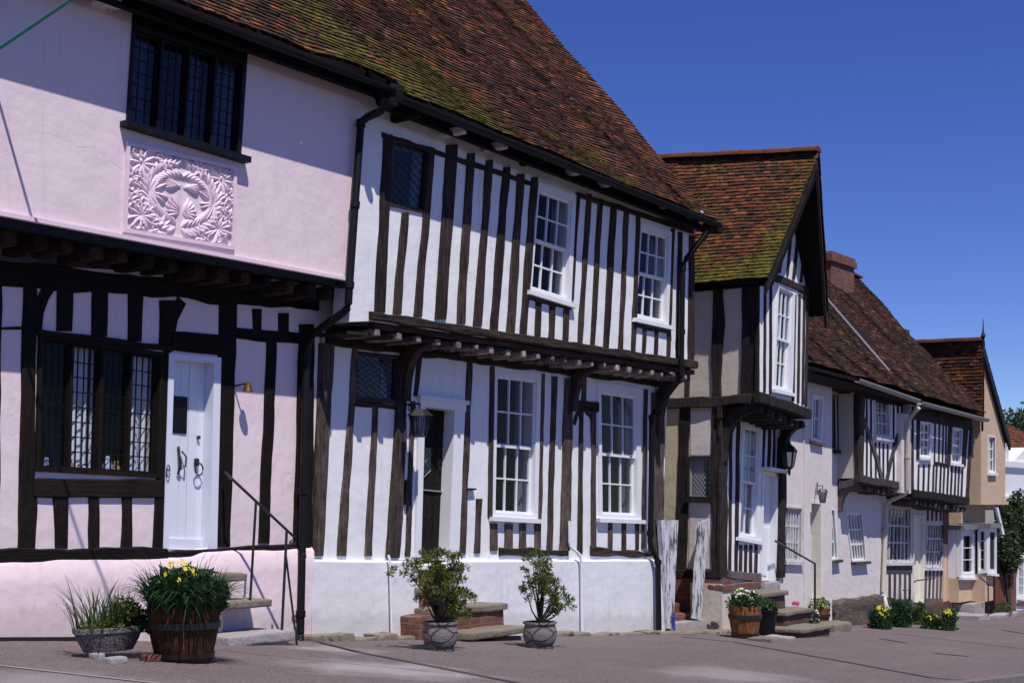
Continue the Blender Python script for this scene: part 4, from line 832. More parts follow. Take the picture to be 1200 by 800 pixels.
# roof
ap = (um, 1.50, H + 5.52); rb = (um, -4.2, H + 6.1); le = (UC - .22, 1.17, H + 3.42); lb = (UC - .22, -4.2, H + 3.48); re = (21.95, 1.12, H + 3.18); reb = (21.95, -4.2, H + 3.3)
mossC = lambda s, t, p: .18 + .75 * max(0, .42 - t) + .5 * max(0, s - .55) * 1.1 + .35 * noise.noise(Vector((p.y * 1.1, p.z * 1.1, 3)))
roof(Cc, lb, le, rb, ap, moss=mossC, hue=lambda s, t: .50, seed=11, und=.04, bell=.03, gauge=.07, w=.125)
roof(Cc, re, reb, ap, rb, moss=lambda s, t, p: .2, hue=lambda s, t: .4, seed=12, und=.03)
ridge(Cc, rb, ap, hue=.68)
for e, nm in ((le, 1), (re, -1)):
    m = MB(); a = Vector((ap[0], -ap[1] + .03, ap[2] - .06)); b = Vector((e[0], -e[1] + .03, e[2] - .06)); w = Vector((0, 0, -.2)); t = Vector((0, .04, 0)); m.add([a, b, b + w, a + w, a + t, b + t, b + w + t, a + w + t], [(0, 1, 2, 3), (4, 5, 6, 7), (0, 1, 5, 4), (2, 3, 7, 6), (1, 2, 6, 5), (0, 3, 7, 4)]); m.build('bargeboard', ct, Cc)
m = MB(); m.box(UC + .1, 21.8, -6, -.1, -3, H + 3.3); m.build('rear_wall', 'cream', Cc)

# ================================================================== HOUSE D : cream long range
D = thing('terraced_cottage', 'long pale cream cottage row with leaning barred windows and two timbered jetties', 'house', base(1000, .05))
D1, D2 = VP_(.3), VP_(.05); h1 = []
window(D, h1, D1, [(951, 462), (964.5, 464), (962, 519), (949.5, 516)], 'fixed', 2, 2, (.05, .05, .05, .05), curt=((.4, 1),), sill=.03, sillm='grey_timber')
window(D, h1, D1, [(918, 592), (939.5, 594), (938.5, 658), (917, 657)], 'fixed', 6, 3, (.03, .03, .03, .03), 'worn', curt=((0, 1),), cm='curtain', sill=.03, bw=.035)
dq = Quad(D1, [(951, 588), (962, 589), (962, 708), (951, 707)]); h1.append([dq.p(0, 0), dq.p(1, 0), dq.p(1, 1), dq.p(0, 1)])
ud0 = unp(D1, 914, 600)[0]; ud1 = unp(D1, 975, 600)[0]; zt = H + 2.45
wall(D, 'lower_wall', [(ud0, -3), (ud1, -3), (ud1, H + 2.2), (ud0, zt)], h1, D1, 'cream', .38, raw=True)
m = MB(); q_ = dq.sub(-.02, -.02, -.02, -.02); m2 = q_; q_.blk(m, 0, 0, 1, 1, -.42, -.38); dd = m.build('door', 'yellow', D); dd['label'] = 'pale yellow door deep in its reveal'
m = MB(); dq.blk(m, .93, .01, 1.0, 1, -.36, .012); dq.blk(m, 0, -.02, 1, .012, -.36, .012); m.build('door_frame', 'yellow', dd)
m = MB(); a, b = unp(D1, 941, 425), unp(D1, 941, 733); m.box(a[0] - .012, a[0] + .012, .3, .325, b[1], a[1]); m.build('cable_duct', 'cream', D)
h2 = []
window(D, h2, D2, [(967, 594), (977, 596), (981.5, 655), (968, 657)], 'fixed', 3, 3, (.03, .03, .03, .03), 'whitepaint', curt=((0, 1),), cm='darkcurtain', sill=.03, sillm='grey_timber', bw=.035, sd=.1)
window(D, h2, D2, [(990, 600), (1009.5, 600), (1014.5, 657), (997.5, 658)], 'fixed', 5, 3, (.03, .03, .03, .03), 'whitepaint', curt=((0, 1),), cm='darkcurtain', sill=.03, sillm='grey_timber', bw=.035, sd=.1)
window(D, h2, D2, [(971, 462), (981, 464), (982, 528), (972, 527)], 'lead', 3, 7, (.02, .02, .02, .02), 'dark_timber', 'lead', curt=(), glass='oldglass', sill=.03, sillm='dark_timber')
ud2 = unp(D2, 1037, 600)[0]
wall(D, 'middle_wall', [(ud1 - .9, -3), (ud2, -3), (ud2, H + 2.2), (ud1 - .9, H + 2.3)], h2, D2, 'cream', .2, raw=True)
m = MB(); m.rough(unp(VP_(.25), 979, 700)[0], unp(VP_(.25), 1037, 700)[0], 0, .26, gz(26, 0) - .35, unp(VP_(.25), 1010, 700)[1], .06, .05, 10); m.build('rubble_plinth', 'rubble', D, smooth=True)
# lower timbered part
D3 = VP_(.0); h3 = []
window(D, h3, D3, [(1041, 592), (1067, 594), (1067, 659), (1038, 659)], 'fixed', 6, 3, (.03, .03, .03, .04), 'worn', curt=(), sill=.03, bw=.035)
window(D, h3, D3, [(1085, 612), (1105.5, 613), (1103, 665), (1082.5, 665)], 'fixed', 6, 3, (.03, .03, .03, .04), 'worn', curt=((0, 1),), cm='darkcurtain', sill=.03, bw=.035)
dq = Quad(D3, [(1069, 603), (1083, 604), (1081, 705), (1069, 705)]); h3.append([dq.sub(.03, .03, .03, 0).p(*q) for q in ((0, 0), (1, 0), (1, 1), (0, 1))])
ud3 = unp(D3, 1109, 600)[0]
wall(D, 'timbered_wall', [(ud2 - .05, -3), (ud3, -3), (ud3, unp(D3, 1100, 572)[1]), (ud2 - .05, unp(D3, 1040, 555)[1])], h3, D3, 'cream', .2, raw=True)
m = MB(); dq.ring(m, .05, .05, .05, .0001, -.12, .03); dd = m.build('door', 'yellow', D); dd['label'] = 'cream door between the two barred windows'
m = MB(); dq.blk(m, .06, .03, .94, 1, -.1, -.05); m.build('door_leaf', 'yellow', dd)
gt = 'grey_timber'; S = lambda T, B_, **k: stud(D, T, B_, k.pop('pl', D3), k.pop('mat', gt), wob=.008, **k)
for a in (1041, 1047, 1053, 1059, 1064.5): S((a, a + 2.2, 668), (a, a + 2.2, 702))
for a in (1084, 1088.5, 1093, 1097.5, 1101.5): S((a, a + 1.8, 668), (a - 1, a + .8, 702))
rail(D, (1038, 662), (1068, 662), 9, D3, gt); rail(D, (1038, 700), (1068, 702), 8, D3, gt, name='sole_plate'); rail(D, (1083, 700), (1108, 701), 7, D3, gt, name='sole_plate'); rail(D, (1082, 664), (1104, 665), 3, D3, gt)
for a in (1086, 1091, 1096, 1101): S((a, a + 2, 585), (a, a + 2, 610))
rail(D, (1038, 574), (1110, 588), 9, D3, 'dark_timber', name='bressummer')
m = MB(); m.rough(unp(D3, 1038, 720)[0], unp(D3, 1112, 720)[0], -.1, .06, gz(29, 0) - .35, unp(D3, 1070, 709)[1], .03, .03, 10); m.build('brick_base', 'darkbrick', D, smooth=True)
m = MB(); q = Quad(VP_(.02), [(1106, 598), (1112, 600), (1112, 637), (1105, 637)]); q.blk(m, 0, 0, 1, 1, -.3, 0); m.build('brick_pier', 'brick', D)
m = MB()
for a in (1106, 1111.5): q = Quad(VP_(.03), [(a, 637), (a + 3.6, 637), (a + 3.6, 716), (a - 1, 716)]); q.blk(m, 0, 0, 1, 1, -.2, 0)
m.build('pilaster', 'ochre', D)
# jetty bay 1 (D3) side + front
UJ = 24.85; J1, J2 = VP_(.45), VP_(.5)
zj = unp(J1, 1006, 560)[1]; zjt = H + 2.05
m = MB(); m.prism(UP_(UJ), [(.0, zj), (.44, zj), (.44, zjt), (.0, zjt)], -.1, 0); m.build('jetty_side_wall', 'greycream', D)
h4 = []
window(D, h4, J1, [(1023.5, 465), (1043, 468), (1043, 514), (1024.5, 512)], 'fixed', 3, 3, (.05, .1, .05, .05), 'worn', curt=((.3, 1),), sill=.04, bw=.03, cm='curtain')
uj1 = unp(J1, 1057, 500)[0]; zj1 = unp(J1, 1056, 568)[1]
wall(D, 'upper_wall', [(UJ + .012, zj - .0), (uj1, zj1), (uj1, H + 1.95), (UJ + .012, H + 2.15)], h4, J1, 'white', .15, raw=True)
S = lambda T, B_, **k: stud(D, T, B_, k.pop('pl', J1), k.pop('mat', 'dark_timber'), wob=.006, **k)
stud(D, (1000, 1006, 462), (1002, 1006, 566), UP_(UJ), 'dark_timber', name='corner_post')
S((1005.5, 1011, 462), (1005, 1009.5, 563), d=.05, name='corner_post')
for a, y0, y1 in ((1014.5, 462, 560), (1019.5, 463, 562), (1025, 518, 562), (1029.5, 518, 563), (1034, 519, 564), (1039, 520, 565), (1046, 468, 566), (1051, 470, 567), (1055.5, 472, 568)): S((a, a + 1.4, y0), (a, a + 1.4, y1))
brace(D, [(1009, 486), (1017, 508), (1026, 535), (1033, 563)], .11, J1, gt, .03); brace(D, [(1056, 494), (1050, 515), (1043, 540), (1038, 564)], .11, J1, gt, .03)
rail(D, (1004, 556), (1057, 565), 9, J1, gt, name='jetty_rail', d=.06); rail(D, (984, 565), (1005, 559), 9, UP_(UJ), gt, name='jetty_rail', d=.04); rail(D, (1004, 450), (1057, 462), 15, J1, 'dark_timber', name='wall_plate')
joists(D, [1010, 1016, 1022, 1028, 1034, 1040, 1046, 1052], linf(1005, 568, 1057, 576), .42, 0, .1, .1, 'grey_timber')
bracket3(D, (UJ + .05, .05, unp(D2, 986, 600)[1]), (UJ + .08, .42, zj - .15), .05, gt, bow=-.1)
m = MB(); m.prism(J1, [(UJ, zj - .05), (uj1, zj1 - .05), (uj1, zj1 - .09), (UJ, zj - .09)], -.5, -.02); m.build('jetty_floor', gt, D)
m = MB(); q = Quad(VP_(.55), [(1056.5, 484), (1068, 486), (1067.5, 578), (1056, 577)]); q.blk(m, 0, 0, 1, 1, -.5, 0); q.blk(m, .42, 0, .5, 1, 0, .006); m.build('pilaster', 'cream', D)
h5 = []
window(D, h5, J2, [(1078, 493.5), (1090.5, 495), (1089.5, 536), (1077, 535.5)], 'fixed', 2, 4, (.03, .03, .03, .03), 'whitepaint', curt=((0, 1),), sill=.03, bw=.028, cm='darkcurtain')
window(D, h5, J2, [(1116, 500), (1127.5, 502.5), (1125.5, 544), (1113.5, 542)], 'fixed', 3, 4, (.03, .03, .03, .03), 'whitepaint', curt=((0, 1),), sill=.03, bw=.028, cm='darkcurtain')
uk0 = unp(J2, 1067, 500)[0]; uk1 = unp(J2, 1137, 540)[0]; 
wall(D, 'upper_wall', [(uk0, unp(J2, 1068, 575)[1]), (unp(J2, 1132, 584)[0], unp(J2, 1132, 584)[1]), (uk1, H + 1.85), (uk0, H + 2.0)], h5, J2, 'white', .15, raw=True)
S = lambda T, B_, **k: stud(D, T, B_, J2, k.pop('mat', 'dark_timber'), wob=.005, **k)
S((1067, 1068.8, 482), (1067, 1069, 576), d=.04); S((1074, 1077.5, 488), (1073.5, 1076.5, 538)); S((1111.5, 1115.5, 494), (1109, 1113, 544)); S((1128.5, 1134, 500), (1126.5, 1131, 546)); S((1136, 1138.5, 500), (1131, 1133.5, 585), d=.04)
for a in (1095, 1100, 1104.5, 1108): S((a, a + 1.1, 492), (a - 1, a + .1, 542))
for a in (1075.5, 1081.5, 1087.5, 1093, 1096.5, 1101.5, 1105.5, 1110, 1114.5, 1119, 1123, 1127): S((a, a + 1.5, 544), (a - .8 - (a - 1075) * .02, a + .8 - (a - 1075) * .02, 583 if a > 1105 else 578))
rail(D, (1094, 540), (1112, 543), 4, J2, 'dark_timber'); rail(D, (1068, 573), (1133, 582), 9, J2, 'dark_timber', name='jetty_rail', th2=10, d=.06); rail(D, (1068, 476), (1138, 489), 15, J2, 'dark_timber', name='wall_plate')
joists(D, [1072, 1078, 1083.5, 1089, 1094.5, 1100, 1105.5, 1111, 1116, 1121, 1126, 1131], linf(1068, 585, 1133, 594), .47, 0, .12, .1, 'grey_timber', over=.04)
m = MB(); z_ = unp(J2, 1133, 590)[1]; m.prism(J2, [(uk0, unp(J2, 1068, 582)[1]), (unp(J2, 1132, 590)[0], z_), (unp(J2, 1132, 590)[0], z_ - .04), (uk0, unp(J2, 1068, 582)[1] - .04)], -.55, -.02); m.build('jetty_floor', 'dark_timber', D)
# roof D
EDv = .78; ueD0 = unp(VP_(EDv), 935, 430)[0]; uD1 = 31.15
eD0 = (ueD0 - .6, EDv, H + 2.36); eD1 = (uD1, EDv, H + 1.95); rD0 = (ueD0 - .6, -2.15, H + 5.7); rD1 = (uD1, -2.1, H + 5.2)
_, SD = roof(D, eD0, eD1, rD0, rD1, 'tile2', moss=lambda s, t, p: .22 + .3 * noise.noise(Vector((p.x, p.z, 8))), hue=lambda s, t: .26, seed=21, und=.06, bo=.08, bell=.05, sag=.1, gauge=.08, w=.13)
ridge(D, rD0, rD1, 'tile2', hue=.45)
m = MB(); m.add([(eD0[0], 2.15, H + 5.68), (uD1, 2.1, H + 5.18), (uD1, 5.5, H + 2), (eD0[0], 5.5, H + 2.4)], [(0, 1, 2, 3)]); m.c = [(.4, .2, 0, 1)] * 4; m.build('rear_roof', 'tile2', D)
m = MB()
a = []
for i in range(12):
    t = i / 11; p = lerp((962, 350), (1038, 438), t)
    # intersect view ray with the roof plane
    lo, hi = 15, 40
    E, X, Y = Vector(eD0), Vector(eD1) - Vector(eD0), Vector(rD0) - Vector(eD0); nn = X.cross(Y).normalized()
    o_ = Vector((0, CV, H)); d_ = Vector(pt(*p, 1.0)) - o_; k = (E - o_).dot(nn) / d_.dot(nn); a.append(o_ + d_ * k + Vector((0, .07, .09)))
m.tube([q + Vector((0, -.0, -.04)) for q in a], .028, 6); m.build('mortar_fillet', 'leadroof', D)
gutter(D, (unp(VP_(EDv), 1000, 444)[0], EDv + .06, H + 2.22), (unp(VP_(EDv), 1072, 473)[0], EDv + .06, H + 2.03), .07, 'gutter'); gutter(D, (unp(VP_(EDv), 1074, 473)[0], EDv + .06, H + 2.0), (uD1 + .02, EDv + .06, H + 1.86), .07, 'gutter')
gutter(D, (eD0[0] + .3, EDv + .02, H + 2.30), (unp(VP_(EDv), 1000, 444)[0], EDv + .04, H + 2.22), .05)
m = MB(); m.prism(VP_(0), [(eD0[0], H + 2.2), (uD1 - .1, H + 1.86), (uD1 - .1, H + 1.9), (eD0[0], H + 2.25)], .1, EDv - .02); m.build('soffit', 'dark_timber', D)
pipe(D, [(1076, 477, .85), (1064, 492, .62), (1064, 577, .62), (1039, 588, .12), (1035, 694, .12), (1040, 716, .3)], .045, 'beigepipe', cols=[(0, .1), (1, .5), (3, .3)])
m = MB(); uc = 26.9; 
cq = [pt(976, 300, 1), pt(1003, 300, 1)]
cu0, cu1 = 26.0, 27.1
# chimney sized from the photo on the ridge
tq = lambda px, v: unp(VP_(v), px, 300)
cu0 = tq(974, -1.6)[0]; cu1 = tq(1001, -1.6)[0]; zc = unp(VP_(-1.6), 990, 303)[1]
m.box(cu0, cu1, -2.5, -1.6, H + 4.2, zc - .15); m.box(cu0 - .05, cu1 + .05, -2.55, -1.55, zc - .15, zc - .02); m.box(cu0 - .02, cu1 + .02, -2.52, -1.58, zc - .02, zc + .06); ch = m.build('chimney', 'brick', D)
m = MB(); m.rough(cu0 - .1, cu1 + .9, -2.3, -1.5, H + 5.2, H + 5.45, .1, .05, 5); 
m = MB(); m.box(ud0 + .3, uD1 - .3, -5.4, -.85, -3, H + 2.3); m.build('rear_wall', 'cream', D)

# ================================================================== HOUSE E : ochre gable
UE = 32.0; EF, EL = VP_(.45), VP_(-.02)
E = thing('ochre_house', 'ochre rendered gabled house with a white bay window and black bargeboards', 'house', (UE + 1, 0, gz(UE + 1, 0)))
uE1 = unp(EF, 1178, 550)[0]; umE = (UE + uE1) / 2 - .25; zb = unp(EF, 1160, 591)[1]; zeE = H + 1.7; zpE = unp(EF, 1152, 404)[1]
hE = []
window(E, hE, EF, [(1157.5, 510), (1166, 511), (1166, 554), (1157.5, 554)], 'fixed', 2, 3, (.03, .03, .03, .04), curt=((0, 1),), sill=.03, bw=.03)
umE = unp(VP_(.52), 1151, 404)[0]
wall(E, 'gable_wall', [(UE + .012, zb), (uE1, zb), (uE1, unp(EF, 1178, 520)[1]), (umE + .02, zpE - .05), (UE + .012, zpE - .75)], hE, EF, 'ochre', .3, raw=True)
m = MB(); m.prism(UP_(UE), [(-5, -3), (0, -3), (0, zb), (.44, zb), (.44, zeE + .9), (-5, zeE + .9)], -.25, 0); m.build('side_wall', 'ochre', E)
m = MB(); m.box(UE + .02, uE1 + .3, -.2, .44, zb - .0, zb + .08); m.build('jetty_floor', 'ochre', E)
m = MB(); m.box(UE + .01, uE1, -.3, -.02, -3, zb); m.build('lower_wall', 'ochre', E)
rt = (umE, .54, zpE + .06); rbk = (umE, -5.5, H + 5.0)
ze_l = unp(VP_(.54), 1145, 492)[1]; zr_r = unp(VP_(.54), 1184, 516)[1]; ur_r = unp(VP_(.54), 1184, 516)[0]
rbk = (umE, -5.5, rt[2] + .15)
roof(E, (UE - .15, -5.5, ze_l), (UE - .15, .54, ze_l), rbk, rt, 'tile', moss=lambda s, t, p: .12, hue=lambda s, t: .5, seed=31, gauge=.08, und=.008, bo=.05)
roof(E, (ur_r, .54, zr_r), (ur_r, -5.5, zr_r), rt, rbk, 'tile', moss=lambda s, t, p: .1, hue=lambda s, t: .5, seed=32, gauge=.09, und=.008, bo=.05)
ridge(E, rbk, rt, hue=.45)
for e in ((UE - .15, .55, ze_l), (ur_r, .55, zr_r)):
    m = MB(); a = Vector((rt[0], -rt[1], rt[2] - .03)); b = Vector((e[0], -e[1], e[2] - .03)); w = Vector((0, 0, -.2)); t = Vector((0, .05, 0)); m.add([a, b, b + w, a + w, a + t, b + t, b + w + t, a + w + t], [(0, 1, 2, 3), (4, 5, 6, 7), (0, 1, 5, 4), (2, 3, 7, 6), (1, 2, 6, 5), (0, 3, 7, 4)]); m.build('bargeboard', 'blackpaint', E)
m = MB(); m.lathe([(.05, -.1), (.03, .05), (.06, .1), (.02, .2), (.005, .5)], (rt[0], rt[1], rt[2]), 8); m.build('finial', 'blackpaint', E)
# bays
uB_a = unp(VP_(.3), 1125.5, 640)[0]; uB_b = unp(VP_(.3), 1147.5, 640)[0]; zb0 = unp(VP_(.3), 1136, 676)[1]; zb1 = unp(VP_(.3), 1136, 620)[1]; zb2 = unp(VP_(.3), 1136, 704)[1]
h_ = []
bay = MB(); bay.box(uB_a, uB_b, -.02, .26, zb2, zb0); bb = bay.build('bay_base', 'ochre', E)
f = window(E, h_, VP_(.3), [(1126, 620), (1147, 620), (1147.5, 676), (1125.5, 676)], 'fixed', 1, 3, (.12, .38, .12, .1), curt=((.35, .55),), cm='straw' if 0 else 'darkcurtain', pd=.02, name='bay_window', sill=.02)
m = MB(); m.box(uB_a, uB_a + .03, -.02, .2, zb0, zb1); m.build('bay_cheek', 'whitepaint', E)
m = MB(); m.box(uB_a - .08, uB_b + .02, -.02, .42, zb1, zb1 + .1); m.build('bay_roof', 'leadroof', E)
uB_c = unp(VP_(.62), 1157.5, 640)[0]; uB_d = unp(VP_(.62), 1167, 640)[0]; z20 = unp(VP_(.6), 1160, 672)[1]; z21 = unp(VP_(.6), 1160, 618)[1]; z22 = unp(VP_(.6), 1160, 704)[1]
m = MB(); m.box(uB_c, uB_d, -.02, .56, z22, z20); m.build('bay_base', 'ochre', E)
f = window(E, h_, VP_(.6), [(1157.5, 618), (1167, 618), (1167, 672), (1157.5, 671)], 'fixed', 1, 3, (.1, .1, .1, .1), curt=((0, 1),), name='bay_window', sill=.02)
f = window(E, h_, UP_(uB_c), [(1146, 618), (1156.8, 618), (1156.8, 671), (1146, 672)], 'fixed', 1, 4, (.03, .05, .06, .08), curt=(), name='bay_window')
m = MB(); m.box(uB_d - .03, uB_d, -.02, .5, z20, z21); m.build('bay_cheek', 'whitepaint', E)
m = MB(); m.box(uB_c - .1, uB_d + .1, -.02, .72, z21, z21 + .1); m.build('bay_roof', 'leadroof', E)
m = MB(); q = Quad(VP_(-.01), [(1127, 706), (1147, 706), (1147, 730), (1127, 730)]); q.blk(m, 0, 0, 1, 1, -.1, .015); m.build('cellar_opening', 'room', E)
m = MB(); q = Quad(VP_(.62), [(1168, 594), (1170, 594), (1177.5, 626), (1175, 626)]); q.blk(m, 0, 0, 1, 1, -.05, 0); m.build('bracket_board', 'whitepaint', E)
m = MB(); m.rough(unp(VP_(.9), 1147, 720)[0], unp(VP_(.9), 1162, 720)[0], .1, .9, gz(33, .5) - .1, gz(33, .5) + .18, .02, .02, 4); m.rough(unp(VP_(.6), 1147, 720)[0], unp(VP_(.6), 1158, 720)[0], 0, .5, gz(33, .5), gz(33, .5) + .36, .02, .02, 4); tag(m.build('stone_steps', 'greystone', loc=(33, -.5, gz(33, .5)), smooth=True), 'low grey stone steps below the white bay window of the ochre house', 'steps')
a = pt(1149, 687, 31.3); m = MB(); p1, p2, p3 = unp(VP_(.9), 1148, 676), unp(VP_(.9), 1158, 684), unp(VP_(.9), 1158, 720); m.tube([(p1[0], .9, p1[1]), (p2[0], .9, p2[1]), (p3[0], .9, p3[1])], .015, 6); m.tube([(p2[0], .9, p2[1]), (unp(VP_(.9), 1167, 688)[0], .9, unp(VP_(.9), 1167, 688)[1])], .012, 6); tag(m.build('handrail', 'iron', loc=(p3[0], -.9, p3[1])), 'thin dark iron handrail at the steps of the ochre house', 'handrail')
m = MB(); m.box(UE + .1, uE1, -6, -.3, -3, zeE + .6); m.build('rear_wall', 'ochre', E)
m = MB(); c = unp(VP_(-1.6), 1062, 384); m.box(c[0], c[0] + .5, -2.2, -1.7, H + 3, c[1]); m.build('chimney', 'darkbrick', E)

# ================================================================== far right
Fh = thing('white_building', 'white painted building with a small pediment and red tiled roof, furthest away', 'building', (38, 0, gz(38, 0)))
FP = VP_(.0); uf0 = uE1 + .55; hf = []
window(Fh, hf, FP, [(1192, 650), (1202, 651), (1202, 702), (1192, 700)], 'fixed', 3, 4, (.08, .08, .08, .08), sill=.03, curt=((0, 1),), cm='darkcurtain')
zf = unp(FP, 1190, 588)[1]
wall(Fh, 'front_wall', [(uf0, -4), (46, -4), (46, zf), (uf0, zf)], hf, FP, 'whitepaint', .25, raw=True)
m = MB(); m.box(uf0 - .05, 46.1, -.3, .2, zf, zf + .14); m.box(uf0, 46, -.2, .06, zf + .14, unp(FP, 1190, 548)[1]); m.box(uf0 - .05, 46.1, -.2, .14, unp(FP, 1190, 548)[1], unp(FP, 1190, 545)[1] + .08); m.build('parapet', 'whitepaint', Fh)
z1 = unp(FP, 1190, 547)[1]; z2 = unp(FP, 1202, 524)[1]; ua, ub_ = unp(FP, 1181, 547)[0], unp(FP, 1222, 547)[0]; m = MB(); m.prism(FP, [(ua, z1), (ub_, z1), ((ua + ub_) / 2, z2)], -.9, .02); m.build('pediment', 'whitepaint', Fh)
zr1 = unp(VP_(-3), 1190, 499)[1]
roof(Fh, (uf0, -.3, zf + .6), (46, -.3, zf + .6), (uf0, -3, zr1), (46, -3, zr1), 'tile', moss=lambda s, t, p: .0, hue=lambda s, t: .7, seed=41, gauge=.12)
m = MB(); m.add([(uf0, 3, zr1), (46, 3, zr1), (46, 6, zf), (uf0, 6, zf)], [(0, 1, 2, 3)]); m.c = [(.7, 0, 0, 1)] * 4; m.build('rear_roof', 'tile', Fh)
m = MB(); m.box(uf0 + .01, 45.9, -6, -.26, -4, zf + .5); m.build('rear_wall', 'whitepaint', Fh)
hf2 = []
window(Fh, hf2, VP_(.03), [(1177.5, 518), (1181, 518), (1181, 542), (1177.5, 542)], 'fixed', 1, 3, (.03, .03, .03, .03), curt=((0, 1),), pd=.02)
m = MB(); q = Quad(VP_(.02), [(1192, 706), (1230, 706), (1230, 712), (1192, 709)]); q.blk(m, 0, 0, 1, 1, -.1, .02); m.build('brick_band', 'brick', Fh)
g = thing('wooden_gate', 'red brown boarded gate beside the ochre house under the creeper', 'gate', (uE1 + .6, .15, gz(35, 0)))
for k in range(7):
    x = 1167.5 + k * 2.4; q = Quad(VP_(.3), [(x, 650), (x + 2.3, 650), (x + 2.3, 716), (x, 716)]); m = MB(); q.blk(m, 0, 0, 1, 1, -.04, .003 * (k % 2)); m.build('board', 'redwood', g)
m = MB(); q = Quad(VP_(.35), [(1184.5, 640), (1191, 641), (1191, 716), (1184.5, 716)]); q.blk(m, 0, 0, 1, 1, -.4, 0); tag(m.build('brick_pier', 'brick', loc=(q.q[3][0], -.2, q.q[3][1])), 'brick pier between the boarded gate and the white building', 'pier')

# ------------------------------------------------------------------ foliage
def leaves(m, c, rad_, n, size, rr=R, elong=1.6, shell=.3):
    for _ in range(n):
        while True:
            d = Vector((rr.uniform(-1, 1), rr.uniform(-1, 1), rr.uniform(-1, 1)))
            if shell < d.length < 1: break
        p = Vector((c[0] + d.x * rad_[0], -c[1] + d.y * rad_[1], c[2] + d.z * rad_[2])); a = Vector((rr.gauss(0, 1), rr.gauss(0, 1), rr.gauss(0, .6))).normalized(); b = a.cross(Vector((rr.gauss(0, 1), rr.gauss(0, 1), rr.gauss(0, 1)))).normalized()
        s = size * rr.uniform(.6, 1.3); e = a * s * elong; w = b * s * .5; f_ = a.cross(b) * s * .15
        m.add([p, p + e * .5 + w + f_, p + e, p + e * .5 - w + f_], [(0, 1, 2, 3)])
def blades(m, c, n, r, ln, wd, lean, rr=R, droop=.8):
    for _ in range(n):
        a = rr.uniform(0, 6.28); q = r * math.sqrt(rr.random()); p = Vector((c[0] + q * math.cos(a), -(c[1] + q * math.sin(a)), c[2])); a2 = a + rr.uniform(-.8, .8)
        l_ = ln * rr.uniform(.55, 1.15); k = lean * rr.uniform(.2, 1.3); d = Vector((math.cos(a2), -math.sin(a2), 0)); sd_ = Vector((math.sin(a2), math.cos(a2), 0)) * wd * rr.uniform(.7, 1.2); vs = []; n_ = 5
        for i in range(n_ + 1):
            t = i / n_; o = p + d * l_ * k * (t ** 1.7) + Vector((0, 0, l_ * (t - droop * k * .5 * t ** 3))); w = sd_ * (1 - t ** 2.2) * .5; vs += [o - w, o + w]
        m.add(vs, [(2 * i, 2 * i + 1, 2 * i + 3, 2 * i + 2) for i in range(n_)])
def sprays(m, c, r, n, rr=R, ln=.05):
    for _ in range(n):
        d = Vector((rr.gauss(0, 1), rr.gauss(0, 1), rr.gauss(0, .8))).normalized(); p = Vector((c[0], -c[1], c[2])) + d * r * rr.uniform(.1, 1.0) ** .6
        a = (d + Vector((0, 0, .35)) + Vector((rr.gauss(0, .45), rr.gauss(0, .45), rr.gauss(0, .45)))).normalized(); b = a.cross(Vector((rr.gauss(0, 1), rr.gauss(0, 1), rr.gauss(0, 1)))).normalized(); l_ = ln * rr.uniform(.6, 1.3); w = b * l_ * .16
        m.add([p - w * .6, p + a * l_ * .5 - w, p + a * l_, p + a * l_ * .5 + w, p + w * .6], [(0, 1, 2, 3, 4)])
def flowers(m, c, r, n, size, rr=R, dome=True):
    for _ in range(n):
        d = Vector((rr.uniform(-1, 1), rr.uniform(-1, 1), rr.uniform(.0, 1) if dome else rr.uniform(-1, 1))); d.normalize(); p = Vector((c[0] + d.x * r[0], -c[1] + d.y * r[1], c[2] + d.z * r[2])); nrm = (d + Vector((rr.gauss(0, .4), -.4 + rr.gauss(0, .4), rr.gauss(0, .3)))).normalized()
        t = nrm.cross(Vector((0, 0, 1))).normalized(); b = nrm.cross(t)
        for k in range(5):
            a = k * 1.257; e = (t * math.cos(a) + b * math.sin(a)) * size; s = (t * -math.sin(a) + b * math.cos(a)) * size * .45; m.add([p, p + e * .6 + s, p + e + nrm * size * .2, p + e * .6 - s], [(0, 1, 2, 3)])

